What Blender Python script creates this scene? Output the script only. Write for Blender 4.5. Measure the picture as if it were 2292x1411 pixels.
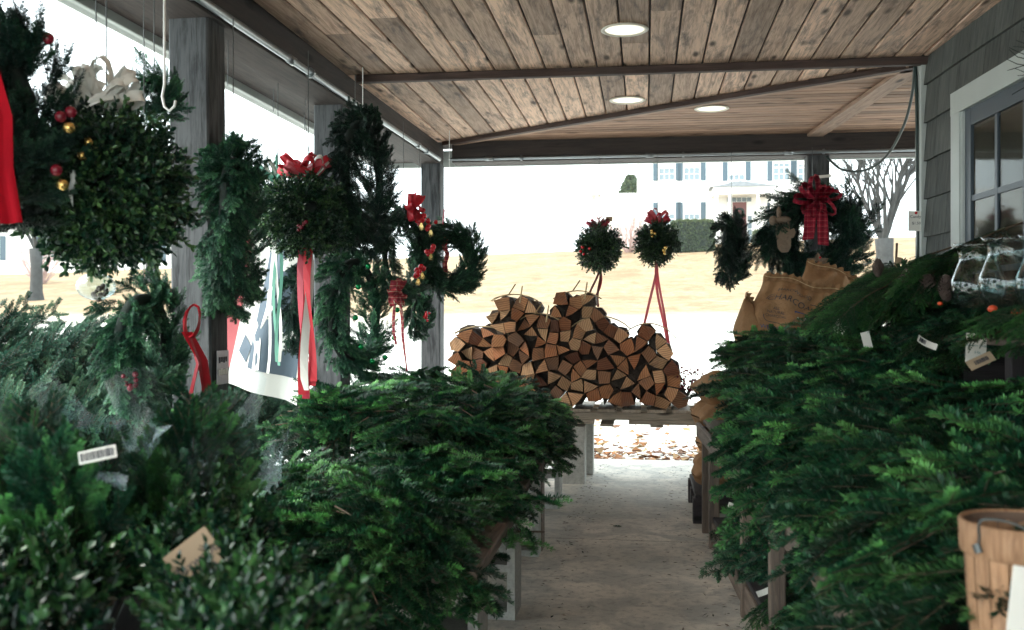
import bpy, math, random
import numpy as np
from mathutils import Vector, Matrix, Euler

for o in list(bpy.data.objects):
    bpy.data.objects.remove(o)
scene = bpy.context.scene
col = scene.collection
R = math.radians
random.seed(7)
RNG = np.random.default_rng(7)

# ------------------------------------------------------------------ camera
YAW = R(7.74)
CH = 1.165
cam_d = bpy.data.cameras.new('camera')
cam_d.sensor_width = 36.0
cam_d.lens = 36.0 * 2200 / 2292
cam_d.shift_y = -0.0024
cam_d.clip_start = 0.05
cam_d.clip_end = 2000
cam_d.dof.use_dof = True
cam_d.dof.focus_distance = 5.6
cam_d.dof.aperture_fstop = 4.5
cam = bpy.data.objects.new('camera', cam_d)
col.objects.link(cam)
cam.location = (0, 0, CH)
cam.rotation_euler = (R(90), 0, YAW)
scene.camera = cam

# ------------------------------------------------------------------ overcast sky, soft sun
SUN_EL, SUN_AZ = R(42), R(-120)      # azimuth measured from +Y towards +X
world = bpy.data.worlds.new('World')
scene.world = world
world.use_nodes = True
wn, wl = world.node_tree.nodes, world.node_tree.links
wn.clear()
sky = wn.new('ShaderNodeTexSky')
sky.sky_type = 'NISHITA'
sky.sun_disc = False
sky.sun_elevation = SUN_EL
sky.sun_rotation = SUN_AZ
sky.dust_density = 6.0
mixs = wn.new('ShaderNodeMix'); mixs.data_type = 'RGBA'
mixs.inputs['Factor'].default_value = 0.9
mixs.inputs['B'].default_value = (9.2, 10.6, 10.9, 1)
bgn = wn.new('ShaderNodeBackground'); bgn.inputs['Strength'].default_value = 0.13
won = wn.new('ShaderNodeOutputWorld')
wl.new(sky.outputs['Color'], mixs.inputs['A'])
wl.new(mixs.outputs['Result'], bgn.inputs['Color'])
wl.new(bgn.outputs['Background'], won.inputs['Surface'])

sun_d = bpy.data.lights.new('sun', 'SUN')
sun_d.energy = 1.3
sun_d.angle = R(25)
sun_d.color = (1.0, 0.95, 0.86)
sun = bpy.data.objects.new('sun', sun_d)
col.objects.link(sun)
sdir = Vector((math.sin(SUN_AZ) * math.cos(SUN_EL), math.cos(SUN_AZ) * math.cos(SUN_EL), math.sin(SUN_EL)))
sun.rotation_euler = sdir.to_track_quat('Z', 'Y').to_euler()
sun.location = (-20, -12, 25)

scene.view_settings.view_transform = 'Standard'
scene.view_settings.look = 'None'
scene.view_settings.exposure = 1.72
scene.view_settings.gamma = 1.0
scene.view_settings.use_curve_mapping = False
scene.render.engine = 'CYCLES'
scene.cycles.use_denoising = True
scene.cycles.max_bounces = 10
scene.cycles.diffuse_bounces = 6
scene.cycles.transparent_max_bounces = 16
scene.cycles.volume_bounces = 1

# ------------------------------------------------------------------ helpers
CA, SA = math.cos(YAW), math.sin(YAW)

def at(px, py, Y=None, d=None):
    """world point seen at photo pixel (px,py) at depth d, or on the plane y=Y"""
    k = (px - 1146) / 2200
    if d is None:
        d = Y / (k * SA + CA)
    xc = k * d
    return Vector((xc * CA - d * SA, xc * SA + d * CA, CH + (700 - py) * d / 2200))

def tag(o, label=None, cat=None, group=None, kind=None):
    if label: o['label'] = label
    if cat: o['category'] = cat
    if group: o['group'] = group
    if kind: o['kind'] = kind
    return o

def empty(name, loc=(0, 0, 0), rot=(0, 0, 0), label=None, cat=None, group=None, kind=None):
    o = bpy.data.objects.new(name, None)
    col.objects.link(o)
    o.location = loc
    o.rotation_euler = rot
    o.empty_display_size = 0.05
    return tag(o, label, cat, group, kind)

def place(mesh, name, parent=None, loc=(0, 0, 0), rot=(0, 0, 0), scale=1.0):
    o = bpy.data.objects.new(name, mesh)
    col.objects.link(o)
    o.location = loc
    o.rotation_euler = rot
    o.scale = (scale,) * 3 if not hasattr(scale, '__len__') else scale
    if parent is not None:
        o.parent = parent
    return o

def perp(t):
    t = t.normalized()
    a = Vector((0, 0, 1)) if abs(t.z) < 0.9 else Vector((1, 0, 0))
    u = t.cross(a).normalized()
    return u, t.cross(u).normalized()

class MB:
    def __init__(s):
        s.V, s.F, s.M, s.UV = [], [], [], None
    def add(s, vs, fs, m=0):
        b = len(s.V)
        s.V += [tuple(v) for v in vs]
        for f in fs:
            s.F.append(tuple(i + b for i in f)); s.M.append(m)
        return s
    def box(s, x0, x1, y0, y1, z0, z1, m=0):
        vs = [(x, y, z) for x in (x0, x1) for y in (y0, y1) for z in (z0, z1)]
        return s.add(vs, [(0, 1, 3, 2), (4, 6, 7, 5), (0, 4, 5, 1), (2, 3, 7, 6), (0, 2, 6, 4), (1, 5, 7, 3)], m)
    def cbox(s, x0, x1, y0, y1, z0, z1, c=0.006, m=0):
        """box with all long edges (along x) chamfered"""
        ring = [(y0 + c, z0), (y1 - c, z0), (y1, z0 + c), (y1, z1 - c), (y1 - c, z1), (y0 + c, z1), (y0, z1 - c), (y0, z0 + c)]
        vs = [(x0, y, z) for y, z in ring] + [(x1, y, z) for y, z in ring]
        fs = [(i, (i + 1) % 8, 8 + (i + 1) % 8, 8 + i) for i in range(8)]
        fs += [tuple(range(7, -1, -1)), tuple(range(8, 16))]
        return s.add(vs, fs, m)
    def tube(s, pts, r, n=8, m=0, cap=True):
        pts = [Vector(p) for p in pts]
        if not hasattr(r, '__len__'): r = [r] * len(pts)
        vs, fs = [], []
        u = None
        for i, p in enumerate(pts):
            t = (pts[min(i + 1, len(pts) - 1)] - pts[max(i - 1, 0)])
            if t.length < 1e-9: t = Vector((0, 0, 1))
            t.normalize()
            if u is None: u, w = perp(t)
            else:
                u = (u - t * u.dot(t))
                if u.length < 1e-6: u, w = perp(t)
                u.normalize(); w = t.cross(u)
            for k in range(n):
                a = 2 * math.pi * k / n
                vs.append(p + (u * math.cos(a) + w * math.sin(a)) * r[i])
        for i in range(len(pts) - 1):
            for k in range(n):
                fs.append((i * n + k, i * n + (k + 1) % n, (i + 1) * n + (k + 1) % n, (i + 1) * n + k))
        if cap:
            fs.append(tuple(range(n - 1, -1, -1)))
            fs.append(tuple((len(pts) - 1) * n + k for k in range(n)))
        return s.add(vs, fs, m)
    def lathe(s, prof, n=24, m=0, c=(0, 0, 0), cap=False):
        vs, fs = [], []
        for r, z in prof:
            for k in range(n):
                a = 2 * math.pi * k / n
                vs.append((c[0] + r * math.cos(a), c[1] + r * math.sin(a), c[2] + z))
        for i in range(len(prof) - 1):
            for k in range(n):
                fs.append((i * n + k, i * n + (k + 1) % n, (i + 1) * n + (k + 1) % n, (i + 1) * n + k))
        if cap:
            fs.append(tuple(range(n - 1, -1, -1)))
            fs.append(tuple((len(prof) - 1) * n + k for k in range(n)))
        return s.add(vs, fs, m)
    def ball(s, c, r, n=10, m=0, sq=(1, 1, 1)):
        prof = [(max(1e-4, math.sin(math.pi * i / n)) * r, -math.cos(math.pi * i / n) * r) for i in range(n + 1)]
        b = MB().lathe(prof, n + 2)
        return s.add([(c[0] + v[0] * sq[0], c[1] + v[1] * sq[1], c[2] + v[2] * sq[2]) for v in b.V], b.F, m)
    def ribbon(s, pts, wd, w, m=0):
        wd = Vector(wd).normalized() * w / 2
        vs, fs = [], []
        pts = [Vector(p) for p in pts]
        for i, p in enumerate(pts):
            t = pts[min(i + 1, len(pts) - 1)] - pts[max(i - 1, 0)]
            nn = wd.cross(t)
            nn = nn.normalized() * w if nn.length > 1e-9 else Vector((0, 0, 0))
            for k in range(7):      # a soft crease runs along the ribbon
                s_ = -1 + k / 3
                vs.append(p + wd * s_ + nn * (0.10 * math.sin(s_ * 3.2 + 0.9 * i) + 0.05 * math.cos(5 * s_)))
        for i in range(len(pts) - 1):
            for k in range(6):
                fs.append((7 * i + k, 7 * i + k + 1, 7 * i + k + 8, 7 * i + k + 7))
        return s.add(vs, fs, m)
    def prism(s, poly, y0, y1, m=0, mside=None):
        """poly of (x,z), extruded along y"""
        n = len(poly)
        vs = [(x, y0, z) for x, z in poly] + [(x, y1, z) for x, z in poly]
        s.add(vs, [tuple(range(n)), tuple(range(2 * n - 1, n - 1, -1))], m)
        b = len(s.V) - 2 * n
        for i in range(n):
            s.F.append((b + i, b + n + i, b + n + (i + 1) % n, b + (i + 1) % n)); s.M.append(m if mside is None else mside)
        return s
    def mesh(s, name, mats, smooth=False):
        me = bpy.data.meshes.new(name)
        me.from_pydata(s.V, [], s.F)
        for mt in (mats if isinstance(mats, (list, tuple)) else [mats]):
            me.materials.append(mt)
        me.polygons.foreach_set('material_index', s.M)
        if smooth:
            me.polygons.foreach_set('use_smooth', [True] * len(s.F))
        me.update()
        return me
    def build(s, name, mats, parent=None, loc=(0, 0, 0), rot=(0, 0, 0), smooth=False):
        return place(s.mesh(name, mats, smooth), name, parent, loc, rot)

def board(name, p0, p1, w, t, mat, parent=None, up=(0, 0, 1), c=0.004):
    """a plank from p0 to p1 (centre line); local x along it, width w along local y, thickness t along 'up'"""
    p0, p1 = Vector(p0), Vector(p1)
    x = (p1 - p0); L = x.length; x.normalize()
    z = Vector(up); z = (z - x * z.dot(x)).normalized(); y = z.cross(x)
    mb = MB().cbox(-L / 2, L / 2, -w / 2, w / 2, -t / 2, t / 2, c)
    o = mb.build(name, mat, parent)
    mt = Matrix((x, y, z)).transposed()
    o.location = (p0 + p1) / 2
    o.rotation_euler = mt.to_euler()
    return o

# ------------------------------------------------------------------ materials
class NT:
    def __init__(s, name, rough=0.7, spec=0.5):
        s.m = bpy.data.materials.new(name); s.m.use_nodes = True
        s.n, s.l = s.m.node_tree.nodes, s.m.node_tree.links
        s.b = s.n['Principled BSDF']
        s.b.inputs['Roughness'].default_value = rough
        s.b.inputs['Specular IOR Level'].default_value = spec
    def new(s, t, **kw):
        nd = s.n.new(t)
        for k, v in kw.items(): setattr(nd, k, v)
        return nd
    def link(s, a, b): s.l.new(a, b)
    def coords(s, scale=(1, 1, 1), kind='Object', rnd=0.0):
        tc = s.new('ShaderNodeTexCoord')
        mp = s.new('ShaderNodeMapping')
        mp.inputs['Scale'].default_value = scale
        s.link(tc.outputs[kind], mp.inputs['Vector'])
        if rnd:
            oi = s.new('ShaderNodeObjectInfo')
            mu = s.new('ShaderNodeMath', operation='MULTIPLY'); mu.inputs[1].default_value = rnd
            s.link(oi.outputs['Random'], mu.inputs[0])
            cb = s.new('ShaderNodeCombineXYZ')
            for k in range(3): s.link(mu.outputs[0], cb.inputs[k])
            s.link(cb.outputs[0], mp.inputs['Location'])
        return mp.outputs['Vector']
    def noise(s, vec, scale=5, detail=4, rough=0.6, dist=0.0):
        n = s.new('ShaderNodeTexNoise')
        n.inputs['Scale'].default_value = scale; n.inputs['Detail'].default_value = detail
        n.inputs['Roughness'].default_value = rough; n.inputs['Distortion'].default_value = dist
        s.link(vec, n.inputs['Vector'])
        return n.outputs['Fac']
    def ramp(s, fac, stops, interp='LINEAR'):
        r = s.new('ShaderNodeValToRGB'); r.color_ramp.interpolation = interp
        e = r.color_ramp.elements
        while len(e) < len(stops): e.new(0.5)
        for i, (p, c) in enumerate(stops):
            e[i].position = p
            e[i].color = (*c, 1) if hasattr(c, '__len__') else (c, c, c, 1)
        s.link(fac, r.inputs['Fac'])
        return r.outputs['Color']
    def mix(s, fac, a, b, mode='MIX'):
        m = s.new('ShaderNodeMix', data_type='RGBA', blend_type=mode)
        for inp, v in (('Factor', fac), ('A', a), ('B', b)):
            if isinstance(v, (int, float)): m.inputs[inp].default_value = v if inp == 'Factor' else (v, v, v, 1)
            elif isinstance(v, tuple): m.inputs[inp].default_value = (*v, 1)
            else: s.link(v, m.inputs[inp])
        return m.outputs['Result']
    def rand(s):
        return s.new('ShaderNodeObjectInfo').outputs['Random']
    def color(s, c):
        if isinstance(c, tuple): s.b.inputs['Base Color'].default_value = (*c, 1)
        else: s.link(c, s.b.inputs['Base Color'])
        return s
    def bump(s, h, strength=0.3, dist=0.01):
        b = s.new('ShaderNodeBump')
        b.inputs['Strength'].default_value = strength; b.inputs['Distance'].default_value = dist
        s.link(h, b.inputs['Height']); s.link(b.outputs['Normal'], s.b.inputs['Normal'])
        return s

MT = {}
def plain(name, c, rough=0.6, var=0.12, scale=8, metallic=0.0, spec=0.5, bump=0.0):
    t = NT(name, rough, spec)
    f = t.noise(t.coords(rnd=20), scale, 5)
    t.color(t.ramp(f, [(0.25, tuple(x * (1 - var) for x in c)), (0.75, tuple(min(1, x * (1 + var)) for x in c))]))
    t.b.inputs['Metallic'].default_value = metallic
    if bump: t.bump(f, bump, 0.01)
    MT[name] = t.m
    return t.m

def wood(name, light, dark, weather, knots=True, grain=1.0, wamt=0.5, rough=0.75, rvar=0.35, stripes=0.0):
    """plank wood: grain along local x, per-plank tone, grey weathering stains and knots"""
    t = NT(name, rough, 0.3)
    v = t.coords((1.2, 16 * grain, 16 * grain), rnd=37)
    g = t.noise(v, 3.2, 8, 0.65, 0.6)
    base = t.ramp(g, [(0.3, dark), (0.55, light), (0.75, tuple(min(1, x * 1.1) for x in light))])
    # fine dark checks along the grain
    fine = t.noise(t.coords((3, 120 * grain, 120 * grain), rnd=13), 2.0, 3)
    base = t.mix(t.ramp(fine, [(0.32, 0.55), (0.45, 0.0)]), base, tuple(x * 0.35 for x in dark))
    # plank to plank tone
    rv = t.ramp(t.rand(), [(0.0, 1 - rvar), (0.6, 1.0), (1.0, 1 + rvar * 0.4)])
    base = t.mix(1.0, base, rv, 'MULTIPLY')
    # weather stains
    st = t.noise(t.coords((1.5, 8, 8), rnd=71), 1.7, 7, 0.72, 0.5)
    base = t.mix(t.ramp(st, [(0.50, 0.0), (0.68, wamt)]), base, weather)
    if knots:
        vo = t.new('ShaderNodeTexVoronoi'); vo.inputs['Scale'].default_value = 2.2
        vo.inputs['Randomness'].default_value = 1.0
        t.link(t.coords((1.3, 4.2, 4.2), rnd=51), vo.inputs['Vector'])
        kf = t.ramp(vo.outputs['Distance'], [(0.08, 1.0), (0.2, 0.0)])
        base = t.mix(kf, base, tuple(x * 0.22 for x in dark))
    t.color(base).bump(g, 0.35, 0.004)
    MT[name] = t.m
    return t.m

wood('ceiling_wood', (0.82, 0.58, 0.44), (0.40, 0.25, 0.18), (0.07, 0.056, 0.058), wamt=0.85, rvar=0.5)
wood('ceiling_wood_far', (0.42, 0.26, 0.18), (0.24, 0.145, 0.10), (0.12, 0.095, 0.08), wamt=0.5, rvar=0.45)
wood('trim_wood', (0.09, 0.058, 0.05), (0.045, 0.03, 0.028), (0.05, 0.045, 0.045), rvar=0.1, knots=False)
wood('trim_wood_light', (0.42, 0.28, 0.205), (0.26, 0.165, 0.12), (0.16, 0.12, 0.10), rvar=0.1)
wood('beam_wood', (0.062, 0.05, 0.046), (0.03, 0.024, 0.025), (0.016, 0.017, 0.02), rvar=0.1)
wood('post_wood', (0.088, 0.094, 0.10), (0.009, 0.011, 0.014), (0.018, 0.022, 0.028), wamt=0.3, rvar=0.12, grain=0.55)
wood('pallet_wood', (0.42, 0.36, 0.29), (0.24, 0.195, 0.155), (0.18, 0.16, 0.15), rvar=0.3)
wood('bench_wood', (0.19, 0.145, 0.115), (0.085, 0.064, 0.054), (0.06, 0.056, 0.056), rvar=0.25)
wood('crate_wood', (0.05, 0.042, 0.044), (0.024, 0.02, 0.024), (0.02, 0.02, 0.026), rvar=0.2)

# shingles, painted trim, window
t = NT('shingle', 0.8, 0.3)
v = t.coords((14, 14, 1.5), rnd=30)
f = t.noise(v, 4, 6)
c = t.ramp(f, [(0.3, (0.045, 0.052, 0.053)), (0.7, (0.105, 0.112, 0.106))])
t.color(t.mix(1.0, c, t.ramp(t.rand(), [(0, 0.75), (1, 1.15)]), 'MULTIPLY')).bump(f, 0.4, 0.004)
MT['shingle'] = t.m
plain('white_trim', (0.42, 0.46, 0.45), 0.5, 0.05)
plain('white_paint', (0.80, 0.80, 0.76), 0.5, 0.03)
plain('sash_paint', (0.045, 0.065, 0.085), 0.45, 0.1)
plain('dark_room', (0.03, 0.028, 0.022), 0.9)
plain('dim_room_sheet', (0.05, 0.04, 0.025), 0.9, 0.3, 3)
t = NT('window_glass', 0.04, 0.6); t.color((0.75, 0.8, 0.8)); t.b.inputs['Transmission Weight'].default_value = 1.0; t.b.inputs['IOR'].default_value = 1.12
MT['window_glass'] = t.m
t = NT('clear_glass', 0.0, 0.5); t.color((0.93, 0.97, 0.97)); t.b.inputs['Transmission Weight'].default_value = 1.0; t.b.inputs['IOR'].default_value = 1.48
MT['clear_glass'] = t.m
# thin clear film
m = bpy.data.materials.new('clear_film'); m.use_nodes = True
n, l = m.node_tree.nodes, m.node_tree.links
n.remove(n['Principled BSDF'])
tr = n.new('ShaderNodeBsdfTransparent'); tr.inputs['Color'].default_value = (0.93, 0.97, 0.98, 1)
gl = n.new('ShaderNodeBsdfGlossy'); gl.inputs['Roughness'].default_value = 0.2
fr = n.new('ShaderNodeLayerWeight'); fr.inputs['Blend'].default_value = 0.5
pwn = n.new('ShaderNodeMath'); pwn.operation = 'POWER'; pwn.inputs[1].default_value = 3.5; l.new(fr.outputs['Facing'], pwn.inputs[0])
ad = n.new('ShaderNodeMath'); ad.operation = 'MULTIPLY_ADD'; ad.inputs[1].default_value = 0.16; ad.inputs[2].default_value = 0.008
mx = n.new('ShaderNodeMixShader')
l.new(pwn.outputs[0], ad.inputs[0]); l.new(ad.outputs[0], mx.inputs[0]); l.new(tr.outputs[0], mx.inputs[1]); l.new(gl.outputs[0], mx.inputs[2])
l.new(mx.outputs[0], n['Material Output'].inputs['Surface'])
tcn = n.new('ShaderNodeTexCoord'); nz = n.new('ShaderNodeTexNoise'); nz.inputs['Scale'].default_value = 6; nz.inputs['Detail'].default_value = 2
bp = n.new('ShaderNodeBump'); bp.inputs['Strength'].default_value = 0.35; bp.inputs['Distance'].default_value = 0.02
l.new(tcn.outputs['Object'], nz.inputs['Vector']); l.new(nz.outputs['Fac'], bp.inputs['Height']); l.new(bp.outputs[0], gl.inputs['Normal'])
MT['clear_film'] = m

m2 = m.copy(); m2.name = 'vase_glass'
for nd in m2.node_tree.nodes:
    if nd.type == 'BSDF_GLOSSY':
        nd.inputs['Roughness'].default_value = 0.02
        for lk in list(nd.inputs['Normal'].links): m2.node_tree.links.remove(lk)
    if nd.type == 'MATH' and nd.operation == 'MULTIPLY_ADD': nd.inputs[1].default_value = 0.75; nd.inputs[2].default_value = 0.045
    if nd.type == 'BSDF_TRANSPARENT': nd.inputs['Color'].default_value = (0.90, 0.95, 0.95, 1)
MT['vase_glass'] = m2

# concrete floor
t = NT('floor_concrete', 0.75, 0.3)
v = t.coords((1, 1, 1))
big = t.noise(v, 0.9, 6, 0.6, 0.4); sm = t.noise(v, 26, 6, 0.7); mid = t.noise(v, 4.5, 5, 0.65, 0.5)
c = t.ramp(big, [(0.36, (0.44, 0.425, 0.38)), (0.5, (0.62, 0.57, 0.50)), (0.62, (0.76, 0.69, 0.60))])
c = t.mix(t.ramp(mid, [(0.42, 0.6), (0.56, 0.0)]), c, (0.33, 0.33, 0.315))
c = t.mix(t.ramp(sm, [(0.36, 0.5), (0.5, 0.0)]), c, (0.22, 0.21, 0.20))
pit = t.noise(v, 90, 2, 0.5)
c = t.mix(t.ramp(pit, [(0.24, 0.8), (0.32, 0.0)]), c, (0.12, 0.11, 0.10))
t.color(c).bump(sm, 0.25, 0.003)
MT['floor_concrete'] = t.m
t = NT('block_concrete', 0.9, 0.2)
v = t.coords(rnd=9)
f = t.noise(v, 45, 6, 0.7)
t.color(t.ramp(f, [(0.3, (0.27, 0.275, 0.26)), (0.7, (0.43, 0.43, 0.40))])).bump(f, 0.5, 0.004)
MT['block_concrete'] = t.m

# terrain: pavement, leaf strip, tan winter lawn by distance
t = NT('terrain', 0.95, 0.1)
v = t.coords((1, 1, 1))
sx = t.new('ShaderNodeSeparateXYZ'); t.link(v, sx.inputs[0])
wob = t.noise(v, 0.35, 3)
ya = t.new('ShaderNodeMath', operation='MULTIPLY_ADD'); ya.inputs[1].default_value = 3.0; t.link(wob, ya.inputs[0]); t.link(sx.outputs['Y'], ya.inputs[2])
mr = t.new('ShaderNodeMapRange'); mr.inputs['From Min'].default_value = 26.0; mr.inputs['From Max'].default_value = 33.0; t.link(ya.outputs[0], mr.inputs['Value'])
gr = t.noise(v, 3.0, 8, 0.7); gb = t.noise(v, 0.22, 5, 0.6, 0.5); gf = t.noise(v, 20, 4, 0.7)
lawn = t.ramp(gb, [(0.32, (0.28, 0.205, 0.125)), (0.5, (0.33, 0.25, 0.155)), (0.68, (0.26, 0.175, 0.105))])
pt = t.noise(v, 0.7, 7, 0.75, 0.6)
lawn = t.mix(t.ramp(pt, [(0.38, 0.75), (0.5, 0.0)]), lawn, (0.20, 0.125, 0.075))
lawn = t.mix(t.ramp(pt, [(0.52, 0.0), (0.66, 0.6)]), lawn, (0.40, 0.32, 0.21))
lawn = t.mix(t.ramp(gr, [(0.35, 0.7), (0.58, 0.0)]), lawn, (0.19, 0.12, 0.07))
lawn = t.mix(t.ramp(gf, [(0.38, 0.45), (0.52, 0.0)]), lawn, (0.16, 0.11, 0.065))
pave = t.ramp(t.noise(v, 9, 6, 0.7), [(0.3, (0.60, 0.585, 0.54)), (0.7, (0.74, 0.72, 0.67))])
t.color(t.mix(mr.outputs[0], pave, lawn)).bump(gr, 0.4, 0.04)
MT['terrain'] = t.m

# foliage: 'tint' attribute: each twig's green, paler new growth, plus painted highlights and shade contrast
def foliage(name, dark, mid, pale, rough=0.45, trans=0.12, rvar=0.3, spec=0.5, nrm=False):
    t = NT(name, rough, spec)
    a = t.new('ShaderNodeAttribute', attribute_name='tint')
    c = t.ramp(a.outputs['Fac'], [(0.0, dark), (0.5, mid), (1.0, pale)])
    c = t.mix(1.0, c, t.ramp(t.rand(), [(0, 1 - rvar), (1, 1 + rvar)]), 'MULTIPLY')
    t.color(c)
    t.b.inputs['Sheen Weight'].default_value = 0.0
    if trans:
        tl = t.new('ShaderNodeBsdfTranslucent'); t.link(c, tl.inputs['Color'])
        mx = t.new('ShaderNodeMixShader'); mx.inputs[0].default_value = trans
        t.link(t.b.outputs[0], mx.inputs[1]); t.link(tl.outputs[0], mx.inputs[2])
        t.link(mx.outputs[0], t.n['Material Output'].inputs['Surface'])
    MT[name] = t.m
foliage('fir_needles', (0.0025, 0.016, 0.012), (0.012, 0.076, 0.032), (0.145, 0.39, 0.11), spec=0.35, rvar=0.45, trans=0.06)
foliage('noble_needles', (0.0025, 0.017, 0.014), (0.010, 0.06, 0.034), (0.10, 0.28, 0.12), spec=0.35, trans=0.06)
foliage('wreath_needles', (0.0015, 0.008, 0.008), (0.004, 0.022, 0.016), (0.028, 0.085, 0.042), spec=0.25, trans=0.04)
foliage('spruce_needles', (0.009, 0.036, 0.027), (0.034, 0.115, 0.075), (0.15, 0.27, 0.14))
foliage('cedar_scales', (0.002, 0.015, 0.011), (0.008, 0.05, 0.02), (0.07, 0.21, 0.05), spec=0.25, trans=0.06)
foliage('boxwood_leaf', (0.002, 0.012, 0.009), (0.006, 0.032, 0.018), (0.075, 0.16, 0.05), rough=0.3, spec=0.4)
foliage('fresh_leaf', (0.002, 0.012, 0.009), (0.006, 0.032, 0.017), (0.05, 0.15, 0.04), rough=0.25)
foliage('hedge_leaf', (0.035, 0.065, 0.03), (0.06, 0.10, 0.04), (0.14, 0.15, 0.05), rough=0.7, trans=0.2)
plain('twig_bark', (0.11, 0.075, 0.05), 0.85)
plain('tree_bark', (0.032, 0.034, 0.034), 0.9, 0.35, 6, bump=0.5)
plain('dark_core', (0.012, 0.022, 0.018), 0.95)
# more materials
plain('galvanised', (0.30, 0.33, 0.35), 0.35, 0.15, 12, metallic=0.85)
plain('wire', (0.10, 0.11, 0.11), 0.4, metallic=0.6)
plain('white_wire', (0.75, 0.76, 0.74), 0.4)
plain('black_cord', (0.012, 0.03, 0.028), 0.5)
plain('paper', (0.78, 0.77, 0.72), 0.8, 0.04)
plain('ink', (0.03, 0.035, 0.05), 0.7)
plain('ink_blue', (0.02, 0.06, 0.20), 0.7)
plain('ink_teal', (0.03, 0.20, 0.22), 0.7)
plain('card_kraft', (0.34, 0.25, 0.165), 0.85, 0.1)
plain('red_satin', (0.46, 0.006, 0.02), 0.55, 0.15)
plain('red_velvet', (0.36, 0.004, 0.014), 0.85, 0.35, 5, spec=0.15)
plain('crimson_satin', (0.34, 0.012, 0.035), 0.35, 0.15)
plain('pink_satin', (0.58, 0.10, 0.13), 0.4, 0.1)
plain('white_satin', (0.72, 0.72, 0.68), 0.35, 0.06)
plain('green_satin', (0.10, 0.28, 0.21), 0.35, 0.1)
plain('dark_satin', (0.10, 0.012, 0.015), 0.4, 0.2)
plain('red_berry', (0.50, 0.01, 0.02), 0.2, 0.2)
plain('dark_berry', (0.16, 0.008, 0.02), 0.2, 0.2)
plain('gold', (0.70, 0.48, 0.16), 0.25, 0.1, metallic=0.9)
plain('green_bauble', (0.01, 0.32, 0.10), 0.12, 0.1, metallic=0.6)
plain('orange_fruit', (0.60, 0.07, 0.02), 0.45, 0.15)
plain('burlap', (0.17, 0.125, 0.09), 0.95, 0.2, 60, bump=0.6)
plain('cone_scale', (0.075, 0.05, 0.042), 0.8, 0.3)
plain('twine', (0.50, 0.37, 0.21), 0.9, 0.2, 40)
plain('basket_wood', (0.42, 0.24, 0.135), 0.7, 0.18, 6)
t = NT('basket_wood', 0.7, 0.3)
v = t.coords((40, 40, 4), rnd=15); f = t.noise(v, 4, 7, 0.65, 0.5); g2 = t.noise(t.coords((5, 5, 5), rnd=4), 3, 5)
c = t.ramp(f, [(0.3, (0.25, 0.13, 0.07)), (0.55, (0.42, 0.24, 0.135)), (0.75, (0.50, 0.31, 0.185))])
c = t.mix(t.ramp(g2, [(0.52, 0.0), (0.7, 0.6)]), c, (0.20, 0.12, 0.08))
t.color(t.mix(1.0, c, t.ramp(t.rand(), [(0, 0.75), (1, 1.15)]), 'MULTIPLY')).bump(f, 0.4, 0.003)
MT['basket_wood'] = t.m
plain('basket_inside', (0.16, 0.10, 0.07), 0.8, 0.2, 6)
plain('icicle', (0.72, 0.78, 0.78), 0.15, 0.05)
plain('leaf_litter', (0.28, 0.12, 0.045), 0.85, 0.4)
plain('slate_cloth', (0.10, 0.135, 0.17), 0.8, 0.08)
plain('flag_white', (0.75, 0.75, 0.70), 0.8, 0.03)
plain('flag_red', (0.62, 0.16, 0.17), 0.8, 0.1)
plain('bark_mulch', (0.11, 0.05, 0.035), 0.95, 0.3)
plain('lamp_trim', (0.70, 0.66, 0.56), 0.5, 0.03)
t = NT('lamp_lens'); t.color((0.5, 0.5, 0.45))
t.b.inputs['Emission Color'].default_value = (1.0, 0.93, 0.72, 1); t.b.inputs['Emission Strength'].default_value = 0.37
MT['lamp_lens'] = t.m

def plaid(name, base, dark, pale, sc=60):
    t = NT(name, 0.75, 0.2)
    tc = t.new('ShaderNodeTexCoord'); sx = t.new('ShaderNodeSeparateXYZ'); t.link(tc.outputs['Object'], sx.inputs[0])
    c = base
    for ax in 'XZ':
        for k, (fr, wd, cc, am) in enumerate(((1.0, 0.38, dark, 0.6), (1.0, 0.07, pale, 0.75))):
            a = t.new('ShaderNodeMath', operation='MULTIPLY_ADD'); a.inputs[1].default_value = sc; a.inputs[2].default_value = 0.45 * k
            t.link(sx.outputs[ax], a.inputs[0])
            fcn = t.new('ShaderNodeMath', operation='FRACT'); t.link(a.outputs[0], fcn.inputs[0])
            lt = t.new('ShaderNodeMath', operation='LESS_THAN'); lt.inputs[1].default_value = wd; t.link(fcn.outputs[0], lt.inputs[0])
            mu = t.new('ShaderNodeMath', operation='MULTIPLY'); mu.inputs[1].default_value = am; t.link(lt.outputs[0], mu.inputs[0])
            c = t.mix(mu.outputs[0], c, cc)
    t.color(c)
    MT[name] = t.m
plaid('plaid_red', (0.26, 0.006, 0.024), (0.13, 0.004, 0.016), (0.38, 0.10, 0.11), 26)
plaid('plaid_soft', (0.42, 0.05, 0.06), (0.22, 0.03, 0.05), (0.66, 0.55, 0.42), 34)

# kraft paper of the charcoal sacks
t = NT('kraft_paper', 0.8, 0.25)
v = t.coords(rnd=11)
f = t.noise(v, 7, 6, 0.65, 0.5); g = t.noise(v, 22, 5, 0.6, 1.2)
t.color(t.ramp(f, [(0.3, (0.24, 0.13, 0.06)), (0.7, (0.36, 0.205, 0.105))])).bump(g, 0.55, 0.02)
MT['kraft_paper'] = t.m

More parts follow.
